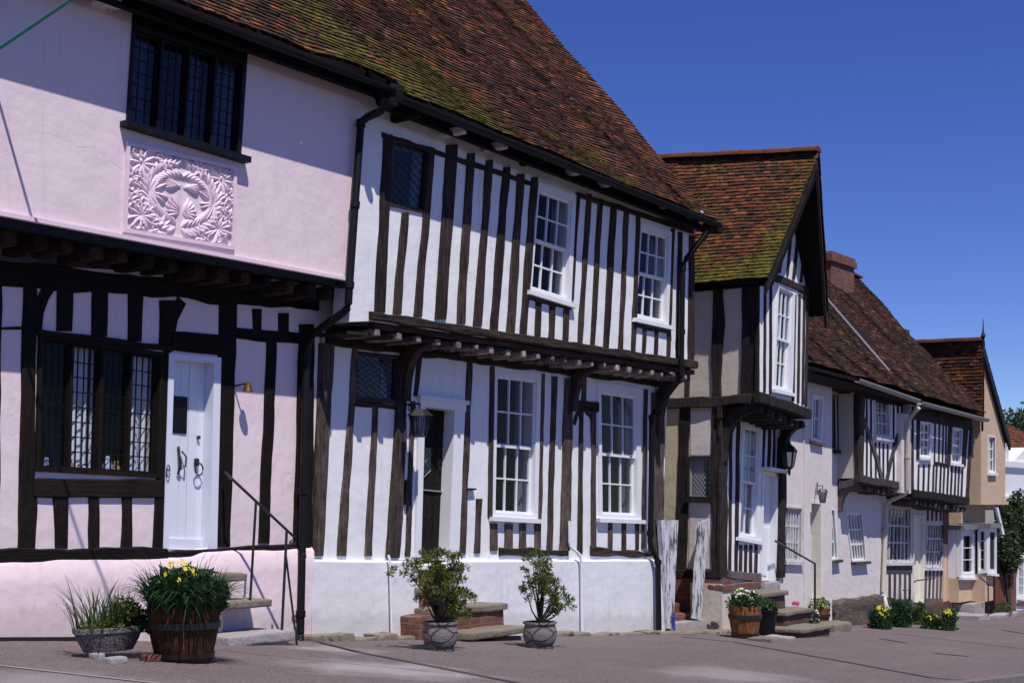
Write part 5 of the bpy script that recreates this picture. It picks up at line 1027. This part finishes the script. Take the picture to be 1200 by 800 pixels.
def halfbarrel(px, py, wpx, hpx, mat, hoopm, label, cat='planter', group=None):
    (u, v, z), t = PG(px, py); s = t / F; r1 = wpx * s / 2; h = hpx * s; r0 = r1 * .76; v -= r0 * .6
    z = gz(u, v); b = thing('barrel_planter', label, cat, (u, v, z), group); n = 22; m = MB(); prof = [(r0, 0), (r0 * 1.12, h * .25), (r1 * .985, h * .65), (r1, h)]
    for k in range(n):
        a0, a1 = 2 * math.pi * (k + .02) / n, 2 * math.pi * (k + .98) / n; j = R.uniform(-.004, .004); vs = []; hh = R.uniform(-.012, .012)
        for r_, z_ in prof:
            for q, rr_ in ((a0, r_), (a1, r_), (a1, r_ - .025), (a0, r_ - .025)): vs.append((u + (rr_ + j) * math.cos(q), -(v + (rr_ + j) * math.sin(q)), z + z_ + (hh if z_ == h else 0)))
        m.add(vs, [(i * 4 + e, i * 4 + (e + 1) % 4, i * 4 + 4 + (e + 1) % 4, i * 4 + 4 + e) for i in range(3) for e in range(4)] + [(0, 1, 2, 3), (12, 13, 14, 15)])
    m.build('staves', mat, b)
    for f0, f1 in ((.08, .17), (.62, .74)):
        def rr2(f):
            for (ra, za), (rb_, zb_) in zip(prof, prof[1:]):
                if f * h <= zb_: return ra + (rb_ - ra) * (f * h - za) / (zb_ - za) + .012
            return r1 + .012
        m = MB(); m.lathe([(rr2(f0) - .01, h * f0), (rr2(f0) + .004, h * f0), (rr2(f1) + .004, h * f1), (rr2(f1) - .01, h * f1)], (u, v, z), 40); m.build('hoop', hoopm, b)
    m = MB(); m.lathe([(.001, h * .86), (r1 * .93, h * .86), (r1 * .93, h * .84), (.001, h * .84)], (u, v, z), 20); m.build('soil', 'soil', b)
    return (u, v, z), r1, h
# big dark barrel with daffodils
(u, v, z), r1, h = halfbarrel(228, 776, 84, 64, 'barrel', 'iron', 'large dark oak half barrel by the pink cottage door')
t_ = thing('daffodil_clump', 'dense dark green clump with a few yellow daffodils in the large dark barrel', 'plant', (u, v, z + h * .88)); rr = random.Random(4)
m = MB(); blades(m, (u, v, z + h * .85), 620, r1 * .98, .46, .024, .85, rr, 1.3); blades(m, (u, v + .04, z + h * .95), 60, r1 * .98, .34, .024, 1.0, rr, 1.9); leaves(m, (u + .03, v, z + h + .10), (r1 * 1.1, r1 * .95, .22), 900, .04, rr, 2.8); m.build('foliage', 'leafdark', t_, recalc=False)
m = MB(); blades(m, (u, v, z + h * .9), 16, r1 * .9, .62, .009, 1.0, rr, .7); m.build('long_leaves', 'bark', t_, recalc=False)
m = MB()
for k in range(14): m.tube([(u - r1 * .5 + .02 * k - .1, v + .05, z + h), (u - r1 * .5 + .022 * k - .1, v + .07, z + h + .3)], .004, 4)
m.build('stems', 'leafdark', t_)
m = MB(); flowers(m, (u - r1 * .55, v + .14, z + h + .22), (.12, .12, .17), 22, .022, rr); m.build('flowers', 'yellowpetal', t_, recalc=False)
# stone trough
(u, v, z), t = PG(146, 772); s = t / F; v -= .2; z = gz(u, v); hw = 47 * s
tr = thing('stone_trough', 'oval carved grey stone trough standing on bricks by the pink wall', 'planter', (u, v, z + .07)); m = MB()
m.lathe([(.001, .05), (hw * .70, .05), (hw * .76, .08), (hw * .88, .14), (hw * .96, .195), (hw * 1.0, .20), (hw * 1.0, .235), (hw * .95, .24), (hw * .9, .22), (hw * .88, .19), (.001, .19)], (u, v, z), 36, .55, jit=.04); m.build('bowl', 'concrete', tr, smooth=True)
m = MB(); m.lathe([(.001, .215), (hw * .89, .205), (hw * .89, .195), (.001, .195)], (u, v, z), 24, .55); m.build('soil', 'soil', tr)
t_ = thing('spiky_plant', 'loose grey green upright blades and low herbs growing in the stone trough', 'plant', (u, v, z + .3)); m = MB()
blades(m, (u - .14, v, z + .2), 60, .17, .45, .014, .75, rr, .3); blades(m, (u + .1, v, z + .2), 70, .14, .36, .011, .5, rr, .3); m.build('blades', 'leaf', t_, recalc=False)
m = MB(); leaves(m, (u, v, z + .25), (hw * .85, .15, .07), 900, .018, rr, 1.5, 0); leaves(m, (u + .14, v + .02, z + .34), (.13, .12, .13), 900, .02, rr, 2, 0); m.build('herbs', 'leafyel', t_, recalc=False)
m = MB(); leaves(m, (u + .26, v + .04, z + .27), (.14, .12, .10), 700, .02, rr, 2, 0); m.build('herb_leaves', 'leafdark', t_, recalc=False)
for x, y, w_, hh, mt, lb in ((140, 777, 24, 10, 'greystone', 'grey block under the front of the stone trough'), (182, 775, 21, 11, 'brick', 'red brick between the trough and the big barrel'), (119, 772, 12, 9, 'greystone', 'small grey brick at the left foot of the trough')):
    (a, b, c), t = PG(x, y); s = t / F; m = MB(); m.rough(a - w_ * s / 2, a + w_ * s / 2, b - .11, b, c - .01, c + hh * s * .8, .012, .008, 4, x); tag(m.build('loose_brick', mt, loc=(a, -b, c), smooth=True), lb, 'brick', 'bricks around the stone trough')
# pots and dwarf conifers
def pot(px, py, wpx, hpx, label):
    (u, v, z), t = PG(px, py); s = t / F; r = wpx * s / 2; h = hpx * s; v -= r * .75; z = gz(u, v); p = thing('garden_pot', label, 'plant pot', (u, v, z), 'glazed pots in front of the white house'); m = MB()
    m.lathe([(.001, .0), (r * .66, 0), (r * .72, .02), (r * .9, h * .25), (r * 1.0, h * .5), (r * .98, h * .72), (r * .9, h * .86), (r * .92, h * .9), (r * 1.0, h * .93), (r * 1.0, h), (r * .9, h), (r * .85, h * .9), (.001, h * .88)], (u, v, z), 32, jit=.03); m.build('bowl', 'pot', p, smooth=True)
    m = MB(); m.lathe([(.001, h * .93), (r * .86, h * .92), (r * .86, h * .9), (.001, h * .9)], (u, v, z), 20); m.build('soil', 'soil', p)
    m = MB(); m.lathe([(.001, -.01), (r * .8, -.01), (r * .85, .02), (r * .8, .02), (.001, .0)], (u, v, z), 24); m.build('saucer', 'pot', p); return (u, v, z + h * .92), s
def conifer(base_, s, tips, label, seed, ref, dens=260, cr=.085):
    rr = random.Random(seed); t_ = thing('dwarf_conifer', label, 'shrub', base_, 'dwarf conifers in pots'); bx, by_, bz = base_; br = MB(); fo = MB()
    for (x, y) in tips:
        du = (x - ref[0]) * s * .96; dz = (ref[1] - y) * s; dv = rr.uniform(-.16, .16); tip = Vector((bx + du, by_ + dv, bz + dz)); b0 = Vector(base_); mid = b0.lerp(tip, .5) + Vector((du * -.18, dv * .2, -.03 + rr.uniform(-.03, .03)))
        br.tube([b0, b0.lerp(mid, .5), mid, tip], [.017, .012, .009, .004], 6); [sprays(fo, tip + Vector((rr.gauss(0, 1), rr.gauss(0, 1), rr.gauss(0, .6))) * cr * .8, cr * rr.uniform(.25, .55), int(dens * .22), rr, .034) for _ in range(5)]; sprays(fo, mid.lerp(tip, .6), cr * .7, int(dens * .25), rr, .034)
    br.build('stems', 'bark', t_); fo.build('foliage', 'conifer', t_, recalc=False)
b_, s = pot(528, 763, 42, 34, 'rounded grey crazed pot left of the lower stone step')
conifer(b_, s, [(472, 668), (482, 680), (490, 665), (497, 655), (505, 668), (515, 650), (522, 660), (512, 678), (500, 690), (524, 675), (535, 668), (545, 655), (552, 668), (545, 683), (558, 682), (563, 694), (552, 698), (570, 697), (562, 712), (548, 712), (535, 700), (520, 700), (525, 715), (538, 690), (508, 704), (556, 720)], 'wide bushy dwarf conifer in the left crazed pot before the dark door', 8, (524, 733))
b_, s = pot(645, 760, 40, 31, 'rounded grey crazed pot right of the lower stone step')
conifer(b_, s, [(621, 668), (632, 663), (645, 660), (658, 656), (652, 672), (664, 668), (625, 684), (634, 692), (645, 680), (660, 684), (672, 678), (678, 690), (668, 697), (684, 706), (676, 716), (665, 708), (640, 700), (655, 696), (630, 676)], 'open branched dwarf conifer in the right crazed pot before the white plinth', 9, (644, 731), 210, .07)

# ------------------------------------------------------------------ steps
def slab(px0, px1, py_top, thick, v0, v1, mat='mossstone', m=None, b=.02, j=.012, seed=0):
    u0, z1 = unp(VP_(v1), px0, py_top); u1, _ = unp(VP_(v1), px1, py_top); m.rough(u0, u1, v0, v1, z1 - thick, z1, b, j, 7, seed); return u0, u1, z1
st = thing('stone_steps', 'worn stone steps rising to the pink cottage door', 'steps', (unp(VP_(.3), 300, 750)[0], .3, gz(11, .3)))
for i, (a, b, y, th, v1, mt) in enumerate(((206, 291, 675, .085, .42, 'mossstone'), (206, 320, 709, .085, .45, 'mossstone'), (268, 347, 745, .115, .62, 'greystone'))):
    m = MB(); slab(a, b, y, th, .09, v1, mt, m, .025, .012, i); m.build('tread', mt, st, smooth=True)
m = MB(); a, b = unp(VP_(.57), 280, 756), unp(VP_(.57), 342, 756); m.rough(a[0], b[0], .1, .56, gz(a[0], .5) - .1, a[1] + .01, .03, .02, 6); m.build('riser', 'greycream', st, smooth=True)
m = MB(); a, b = unp(VP_(.3), 200, 719), unp(VP_(.3), 262, 719); m.rough(a[0], b[0], .1, .3, gz(a[0], .5) - .1, unp(VP_(.3), 230, 684)[1], .02, .01, 6); m.build('riser', 'pink', st, smooth=True)
st = thing('stone_steps', 'brick and mossy stone steps up to the dark studded door', 'steps', (unp(VP_(.4), 560, 750)[0], .4, gz(15, .4)))
m = MB(); slab(511, 596, 713, .10, .05, .42, 'mossstone', m, .03, .015, 3); m.build('tread', 'mossstone', st, smooth=True)
m = MB(); slab(549, 619, 741, .10, .12, .72, 'mossstone', m, .03, .015, 5); m.build('tread', 'mossstone', st, smooth=True)
m = MB(); slab(488, 532, 688, .08, -.15, .13, 'stone', m, .02, .01, 6); m.build('tread', 'mossstone', st, smooth=True)
m = MB(); slab(487, 534, 661, .08, -.2, .04, 'stone', m, .02, .01, 7); m.build('tread', 'whiteplinth', st, smooth=True)
m = MB(); a, b = unp(VP_(.38), 491, 724), unp(VP_(.38), 591, 724); m.rough(a[0], b[0], .0, .38, gz(a[0], .4) - .2, a[1] + .02, .02, .012, 8); c, d = unp(VP_(.1), 490, 696), unp(VP_(.1), 536, 696); m.rough(c[0], d[0], -.2, .1, gz(a[0], .4) - .2, c[1], .02, .01, 8); m.rough(c[0] + .01, d[0] - .01, -.2, .02, c[1] - .1, unp(VP_(.02), 510, 668)[1], .02, .01, 8); m.build('riser', 'brick', st, smooth=True)
m = MB(); a, b = unp(VP_(.66), 556, 754), unp(VP_(.66), 612, 754); m.rough(a[0], b[0], .1, .66, gz(a[0], .66) - .1, a[1] + .03, .02, .015, 6); m.build('riser', 'darkbrick', st, smooth=True)
# edging stones
m = None
eds = thing('stone_edging', 'uneven row of worn stones along the foot of the white house', 'edging', (unp(PL, 600, 745)[0], .2, gz(15, .2)))
x = 368
while x < 862:
    w_ = R.uniform(18, 34)
    if not (488 < x + w_ / 2 < 622 or 632 < x + w_ / 2 < 660 ):
        vv = .33 if x < 790 else .5
        a, b = unp(VP_(vv), x, 745)[0], unp(VP_(vv), x + w_ - 2, 745)[0]; m = MB(); m.rough(a, b, .05, vv, gz(a, vv) - .08, gz(b, vv) + R.uniform(.045, .085), .02, .02, 5, x); m.build('edging_stone', 'stone' if R.random() < .7 else 'mossstone', eds, smooth=True)
    x += w_
# gate posts + passage
def plank(pts, v0, v1, label, seed):
    P = [unp(VP_(v1), *p) for p in pts]; m = MB(); TLp, TRp, BRp, BLp = P; n = 10; vs = []
    for i in range(n + 1):
        t = i / n; a, b = lerp(TLp, BLp, t), lerp(TRp, BRp, t); ja = .012 * noise.noise(Vector((seed, i * .9, 0))); jb = .012 * noise.noise(Vector((seed + 5, i * .9, 0)))
        vs += [(a[0] + ja, -v0, a[1]), (b[0] + jb, -v0, b[1]), (b[0] + jb, -v1, b[1] + .0), (a[0] + ja, -v1, a[1])]
    m.add(vs, [(i * 4 + k, i * 4 + (k + 1) % 4, i * 4 + 4 + (k + 1) % 4, i * 4 + 4 + k) for i in range(n) for k in range(4)] + [(0, 1, 2, 3), tuple(n * 4 + k for k in range(4))])
    return tag(m.build('gate_post', 'peeling', loc=(P[3][0], -v1, P[3][1])), label, 'gate post', 'peeling gate posts at the passage')
plank([(775, 609), (795, 609), (789, 736), (783, 736)], .08, .16, 'broad white peeling gate post beside the black drainpipe', 1)
plank([(819, 612), (832, 608), (821, 727), (813, 724)], .0, .05, 'narrow white peeling gate post leaning before the lattice window wall', 7)
m = MB(); a, b = unp(VP_(.2), 790, 718), unp(VP_(.2), 790, 742); m.tube([(a[0], .2, a[1]), (b[0], .2, b[1])], .018, 8); tag(m.build('water_pipe', 'blue', loc=(b[0], -.2, b[1])), 'short bright blue pipe at the foot of the broad gate post', 'pipe')
st = thing('passage_steps', 'brick steps in the passage between the two peeling gate posts', 'steps', (19.2, -.2, gz(19, 0)))
for k in range(6):
    v1 = .05 - k * .22; z_ = gz(19, 0) + .14 * (k + 1) - (.04 if k else 0); m = MB(); m.rough(18.6, 19.78, v1 - .24, v1, z_ - .2, z_, .012, .01, 6, k); m.build('tread', 'greystone' if k == 0 else 'brick', st, smooth=True)
m = MB(); m.box(18.56, 19.75, -2.2, -2.0, -3, H + 1.6); tag(m.build('passage_door', 'dark_timber', loc=(19.2, 2.0, gz(19, 0))), 'dark boarded door closing the passage behind the gate posts', 'door')
# steps C
st = thing('stone_steps', 'brick and stone steps up to the white door of the gabled house', 'steps', (22, .6, gz(22, .6)))
for i, (a, b, y, th, v0, v1, ub, mt) in enumerate(((889, 925, 695, .09, .3, .8, 0, 'mossstone'), (921, 955, 716, .08, .45, 1.05, 0, 'mossstone'), (938, 977, 737, .08, .7, 1.45, 0, 'mossstone'))):
    m = MB(); a0, a1, z_ = slab(a, b, y, th, v0, v1, mt, m, .025, .014, i + 20); m.build('tread', mt, st, smooth=True)
    m = MB(); m.rough(a0 + .04, a1 - .04, v0 + .02, v1 - .05, gz(a0, v1) - .1, z_ - th + .02, .02, .015, 6); m.build('riser', 'darkbrick', st, smooth=True)
m = MB(); a, b = unp(VP_(.32), 890, 682), unp(VP_(.32), 908, 682); m.rough(a[0], b[0], .1, .42, a[1] - .2, a[1] + .0, .02, .01, 5); m.build('tread', 'greystone', st, smooth=True)
m = MB(); a0, a1, z_ = slab(979, 998, 731, .22, .5, 1.0, 'mossstone', m, .03, .02, 9); tag(m.build('stone_block', 'mossstone', loc=(a0, -.8, z_ - .22), smooth=True), 'square mossy stone block right of the lowest cottage step', 'stone')
for x, y, w_, lb in ((905, 752, 20, 'flat mossy paving stone before the dark pot'), (925, 750, 22, 'flat pale paving stone left of the lowest cottage step')):
    (a, b, c), t = PG(x, y); s = t / F; m = MB(); m.rough(a - w_ * s / 2, a + w_ * s / 2, b - .35, b + .05, c - .02, c + .06, .02, .02, 5, x); tag(m.build('paving_stone', 'mossstone' if x < 910 else 'greystone', loc=(a, -b, c), smooth=True), lb, 'stone')
# tubs
def tubplants(p, r, h, spec, label, name='flowering_plant'):
    u, v, z = p; t_ = thing(name, label, 'plant', (u, v, z + h * .9)); rr = random.Random(int(u * 100))
    for nm, mat_, n, sz, hh in spec:
        m = MB()
        if 'petal' in mat_: flowers(m, (u, v, z + h + .02), (r * .95, r * .95, hh), n, sz, rr)
        else: leaves(m, (u, v, z + h + hh * .2), (r * 1.12, r * 1.12, hh), n, sz, rr, 1.5, .2)
        m.build(nm, mat_, t_, recalc=False)
p, r, h = halfbarrel(881, 748, 38, 38, 'tub', 'iron', 'orange brown half barrel tub against the painted brick plinth')
tubplants(p, r, h, (('foliage', 'leafdark', 900, .035, .20), ('low_foliage', 'leafyel', 260, .03, .2), ('flowers', 'whitepetal', 30, .03, .24)), 'leafy plants with cream flowers in the orange tub by the plinth')
(u, v, z), t = PG(910, 745); s = t / F; r = 13 * s; v -= r; z = gz(u, v); pt_ = thing('black_pot', 'black plastic pot between the orange tub and the brick steps', 'plant pot', (u, v, z)); m = MB(); m.lathe([(.001, 0), (r * .72, 0), (r * .98, 28 * s), (r * 1.04, 28 * s), (r * 1.04, 31 * s), (r * .92, 31 * s), (r * .9, 27 * s), (.001, 27 * s)], (u, v, z), 24); m.build('bowl', 'blackpaint', pt_, smooth=True)
tubplants((u, v, z), r, 30 * s, (('foliage', 'leafdark', 600, .03, .14), ('low_foliage', 'leafyel', 160, .025, .16)), 'low bright green plant in the black pot')
p, r, h = halfbarrel(965, 737, 25, 24, 'tub', 'iron', 'small orange brown tub at the foot of the iron handrail')
tubplants(p, r, h, (('foliage', 'leafyel', 700, .03, .16), ('flowers', 'whitepetal', 8, .03, .1)), 'bright green mound in the small tub by the handrail')
a = PG(933, 735)[0]; z_ = unp(VP_(.7), 933, 712)
t_ = thing('geranium', 'pink geranium on the second brick step of the gabled house', 'plant', (unp(VP_(.5), 933, 715)[0], .6, unp(VP_(.5), 933, 716)[1]))
c = (unp(VP_(.6), 933, 712)[0], .6, unp(VP_(.6), 933, 713)[1]); m = MB(); leaves(m, (c[0], c[1], c[2] - .03), (.14, .12, .06), 160, .035, rr, 1.2, 0); m.build('foliage', 'leafdark', t_, recalc=False); m = MB(); flowers(m, (c[0], c[1], c[2] + .06), (.08, .06, .06), 16, .03, rr); m.build('flowers', 'pinkpetal', t_, recalc=False)
c = (unp(VP_(1.1), 958, 722)[0], 1.05, unp(VP_(1.1), 958, 722)[1]); t_ = thing('white_flowers', 'small bunch of white flowers between the steps and the small tub', 'plant', (c[0], c[1], gz(c[0], c[1])))
m = MB(); leaves(m, (c[0], c[1], c[2] - .05), (.1, .1, .16), 200, .025, rr, 1.5, 0); m.build('foliage', 'leafdark', t_, recalc=False); m = MB(); flowers(m, c, (.08, .08, .1), 20, .028, rr, False); m.build('flowers', 'whitepetal', t_, recalc=False)
# border plants by the cream cottage
for i, (x, y, w_, h_, yl, lb) in enumerate(((1041, 737, 22, 30, 16, 'green shrub with yellow flowers below the beige downpipe'), (1066, 735, 20, 42, 0, 'tall dark green shrub below the barred window'), (1086, 732, 12, 26, 26, 'narrow yellow flowered plant right of the tall dark shrub'), (1100, 737, 20, 20, 8, 'low green plant before the cream cottage door'), (1120, 739, 16, 26, 34, 'bright yellow flowering shrub at the end of the cream cottage'))):
    (a, b, c), t = PG(x, y); s = t / F; b -= .15; c = gz(a, b); r_ = w_ * s / 2 * 1.25; hh = h_ * s * 1.05; t_ = thing('border_shrub', lb, 'shrub', (a, b, c), 'border plants by the cream cottage'); rr = random.Random(i + 60)
    m = MB()
    for _ in range(9): d_ = rr.uniform(-.7, .7) * r_; e_ = rr.uniform(.2, .85); leaves(m, (a + d_, b + rr.uniform(-.5, .5) * r_, c + hh * e_ * .9), (r_ * .5, r_ * .45, hh * .26), 150, .038, rr, 1.6, .1)
    leaves(m, (a, b, c + hh * .12), (r_ * 1.2, r_, hh * .16), 260, .04, rr, 1.6, 0); blades(m, (a, b, c), 90, r_ * .9, hh * 1.05, .015, .5, rr); m.build('foliage', 'leafdark' if i in (0, 1) else 'leaf', t_, recalc=False)
    if yl:
        m = MB()
        for _ in range(5): flowers(m, (a + rr.uniform(-.5, .5) * r_, b + .1 * r_, c + hh * rr.uniform(.35, .7)), (r_ * .45, r_ * .5, hh * .25), yl, .024, rr)
        m.build('flowers', 'yellowpetal', t_, recalc=False)
(a, b, c), t = PG(1113, 737); m = MB(); m.rough(a - .11, a + .1, b - .2, b, c - .02, c + .24, .02, .015, 5); tag(m.build('stone_block', 'greystone', loc=(a, -b, c), smooth=True), 'grey stone block among the yellow flowering shrubs', 'stone')
(a, b, c), t = PG(1176, 722); t_ = thing('border_shrub', 'small green shrub on the pavement before the wooden gate', 'shrub', (a, b, c)); m = MB(); leaves(m, (a, b, c + .16), (.26, .2, .2), 500, .035, rr, 1.6, .1); m.build('foliage', 'leaf', t_, recalc=False)
m = MB(); m.rough(a - .9, a + .7, b - .1, b + .15, c - .05, c + .1, .04, .03, 6); tag(m.build('stone_kerb', 'greystone', loc=(a, -b, c), smooth=True), 'rough low stones round the small shrub by the gate', 'stone')
# creeper
t_ = thing('creeper', 'green wall creeper with purple blossom between the ochre house and the white building', 'climbing plant', (uE1 + .8, .3, gz(35, .3))); m = MB(); m2 = MB(); tk = MB(); rr = random.Random(77)
for x, y, w_, h_ in ((1173, 640, 10, 22), (1180, 620, 12, 28), (1184, 650, 12, 22), (1190, 615, 12, 26), (1195, 595, 10, 22), (1192, 635, 10, 25), (1177, 660, 8, 12), (1200, 620, 10, 30), (1186, 598, 8, 14)):
    a, z_ = unp(VP_(.35), x, y); s = 34.5 / F; leaves(m, (a, .35, z_), (w_ * s * 1.2, .28, h_ * s), 700, .06, rr, 1.5, .1); flowers(m2, (a, .38, z_ - .05), (w_ * s * 1.1, .28, h_ * s), 5, .04, rr, False)
    tk.tube([(uE1 + .9 + rr.uniform(-.1, .1), .3, gz(35, .3)), (a * .5 + (uE1 + .9) * .5, .32, z_ - .8), (a, .33, z_)], [.04, .03, .01], 6)
m.build('foliage', 'creeper', t_, recalc=False); m2.build('blossom', 'purplepetal', t_, recalc=False); tk.build('stems', 'bark', t_)
# trees beyond
def tree(px, py, dist, rad_m, label, seed):
    u, v, z = pt(px, py, dist); rr = random.Random(seed); g_ = gz(u, v); t_ = thing('tree', label, 'tree', (u, v, g_), 'trees beyond the end of the row'); m = MB(); m.tube([(u, v, g_ - .2), (u + .1, v, g_ + (z - g_) * .5), (u, v, z)], [.3, .22, .1], 10)
    f_ = MB()
    for k in range(14):
        d = Vector((rr.gauss(0, 1), rr.gauss(0, 1), rr.gauss(0, .7))).normalized() * rad_m * rr.uniform(.4, .9); c = (u + d.x, v + d.y, z + d.z * .8); m.tube([(u, v, g_ + (z - g_) * .6), ((u + c[0]) / 2, (v + c[1]) / 2, (z + c[2]) / 2 - .2), c], [.1, .06, .02], 6); leaves(f_, c, (rad_m * .42, rad_m * .42, rad_m * .34), 420, .11, rr, 1.5, .1)
    m.build('trunk', 'bark', t_); f_.build('crown', 'creeper', t_, recalc=False)
tree(1196, 535, 55, 1.3, 'dark green tree behind the red tiled roof', 5)
tree(1218, 515, 60, 2.0, 'larger dark tree at the right edge beyond the red roof', 6)
tree(1300, 500, 62, 3.0, 'far right tree beyond the white building', 8)

# ------------------------------------------------------------------ ironwork
def V3(px, py, v): a, z = unp(VP_(v), px, py); return (a, v, z)
hr = thing('handrail', 'black wrought iron handrail beside the pink cottage steps', 'handrail', V3(321, 743, .55))
m = MB(); m.tube([V3(264, 553, .1), V3(272, 561, .3), V3(345, 629, .55)], .014, 8); m.build('rail', 'iron', hr)
m = MB(); m.tube([V3(300, 588, .45), V3(293, 706, .42)], .013, 8); m.build('post', 'iron', hr)
m = MB(); m.tube([V3(336, 621, .55), V3(330, 745, .55)], .014, 8); m.build('post', 'iron', hr)
m = MB(); m.tube([V3(335, 650, .55), V3(349, 764, .62)], .011, 8); m.tube([V3(321, 744, .55), V3(352, 746, .5)], .012, 8); m.build('stay', 'iron', hr)
m = MB(); c = V3(342, 638, .55); m.tube([(c[0] + .05 * math.cos(k * .6) * (1 - k * .04), c[1], c[2] + .05 * math.sin(k * .6) * (1 - k * .04)) for k in range(16)], .008, 6); c = V3(356, 652, .4); m.tube([(c[0] + .03 * math.cos(k * .6), c[1], c[2] + .03 * math.sin(k * .6)) for k in range(12)], .008, 6); m.build('scroll', 'iron', hr)
hr = thing('handrail', 'black iron handrail beside the steps of the gabled house', 'handrail', V3(953, 706, .9))
m = MB(); m.tube([V3(908, 633, .35), V3(955, 660, .95), V3(955, 735, .95)], .02, 8); m.build('rail', 'iron', hr)
hr = thing('handrail', 'short iron rail across the timbered end of the cream cottage', 'handrail', V3(1075, 680, .3))
m = MB(); m.tube([V3(1071, 682, .08), V3(1073, 680, .35), V3(1096, 677, .3)], .014, 6); m.build('rail', 'iron', hr)
m = MB(); m.tube([V3(1058, 691, .2), V3(1066, 691, .3), V3(1066, 722, .3)], .018, 6); tag(m.build('boot_rail', 'iron', loc=(V3(1066, 722, .3)[0], -.3, V3(1066, 722, .3)[2])), 'low black bent rail among the shrubs before the cream cottage', 'rail')

def lantern(top, w, h, anchor, label, scroll=True):
    """top = (u,v,z) centre top of the cap; anchor on the wall"""
    u, v, z = top; L = thing('wall_lantern', label, 'lantern', anchor, 'wall lanterns'); m = MB()
    m.lathe([(.004, .0), (.012, -.02), (w * .25, -.03), (w * .30, -h * .08), (w * .55, -h * .26), (w * .58, -h * .29), (w * .4, -h * .29), (.003, -h * .24)], (u, v, z), 6); m.build('cap', 'iron', L)
    m = MB(); zt, zb = z - h * .29, z - h * .95
    for k in range(6):
        a = k * math.pi / 3; m.tube([(u + w * .46 * math.cos(a), v + w * .46 * math.sin(a), zt), (u + w * .28 * math.cos(a), v + w * .28 * math.sin(a), zb)], w * .025, 4)
        a2 = a + math.pi / 6; m.tube([(u + w * .42 * math.cos(a2), v + w * .42 * math.sin(a2), zt), (u + w * .26 * math.cos(a2), v + w * .26 * math.sin(a2), zb)], w * .012, 4)
    m.lathe([(.003, zb - z), (w * .3, zb - z), (w * .3, zb - z - h * .05), (.003, zb - z - h * .05)], (u, v, z), 6); m.build('frame', 'iron', L)
    m = MB(); m.lathe([(w * .27, zb - z), (w * .44, zt - z)], (u, v, z), 6); m.build('pane', 'lampglass', L)
    m = MB(); m.lathe([(.002, zb - z), (w * .06, zb - z), (w * .07, zb - z + h * .2), (.002, zb - z + h * .3)], (u, v, z), 8); m.build('bulb', 'whitepaint', L)
    m = MB(); a = Vector(anchor); b = Vector((u, v, a.z)); m.tube([a, b], w * .05, 6); m.tube([b, (u, v, z)], w * .04, 6); m.tube([(a.x, a.y + .01, a.z + .06), (a.x, a.y + .01, a.z - .16)], w * .06, 6)
    if scroll: m.tube([(a.x + (u - a.x) * (.45 + .3 * math.cos(k * .55) * (1 - k / 20)), a.y + (v - a.y) * (.45 + .3 * math.cos(k * .55) * (1 - k / 20)), a.z - .05 + .045 * math.sin(k * .55) * (1 - k / 20)) for k in range(14)], w * .03, 5)
    m.build('bracket', 'iron', L)
an = V3(474, 474, .05); tp = V3(492, 477, .32); s = tp
lantern(tp, .27, .34, (an[0], .05, an[2]), 'black iron lantern on a scrolled bracket left of the dark studded door')
an = V3(912, 553, .3); tp = V3(925, 519, .5)
L_ = thing('wall_lantern', 'large black lantern on the corner between the gabled and cream houses', 'lantern', an, 'wall lanterns'); u, v, z = tp; w, h = .24, .46
m = MB(); m.lathe([(.003, .06), (.02, .03), (.03, -.02), (w * .35, -.06), (w * .58, -.14), (w * .5, -.15), (.003, -.13)], (u, v, z), 6); m.build('cap', 'iron', L_)
m = MB()
for k in range(6): a = k * math.pi / 3; m.tube([(u + w * .5 * math.cos(a), v + w * .5 * math.sin(a), z - .14), (u + w * .3 * math.cos(a), v + w * .3 * math.sin(a), z - h * .86)], .009, 4)
m.lathe([(.003, -h * .85), (w * .32, -h * .85), (w * .2, -h * .93), (.02, -h * .98), (.02, -h * 1.12), (.004, -h * 1.2)], (u, v, z), 6); m.build('frame', 'iron', L_)
m = MB(); m.lathe([(w * .28, -h * .85), (w * .47, -.145)], (u, v, z), 6); m.build('pane', 'lampglass', L_)
m = MB(); m.tube([(an[0], .3, an[2]), (u, v, z - h * 1.0)], .014, 6); m.tube([(an[0], .3, an[2] + .1), (an[0], .32, an[2] - .1)], .02, 6); m.build('bracket', 'iron', L_)
an = V3(957, 569, .32); tp = V3(964, 571, .55); lantern(tp, .17, .27, an, 'small lantern on a thin bracket above the pale yellow doorway', False)
# overhead cables at upper left
a = V3(-14, 66, .54); b = V3(95, -8, 1.6)
m = MB(); P = [lerp(a, b, t / 8) for t in range(9)] + [lerp(b, (b[0] + 1.0, b[1] + 4.5, b[2] + 1.0), t / 8) for t in range(1, 9)]; m.tube(P, .014, 8); tag(m.build('overhead_cable', 'rope', loc=(a[0], -a[1], a[2])), 'green overhead cable crossing the top left corner above the pink wall', 'cable')
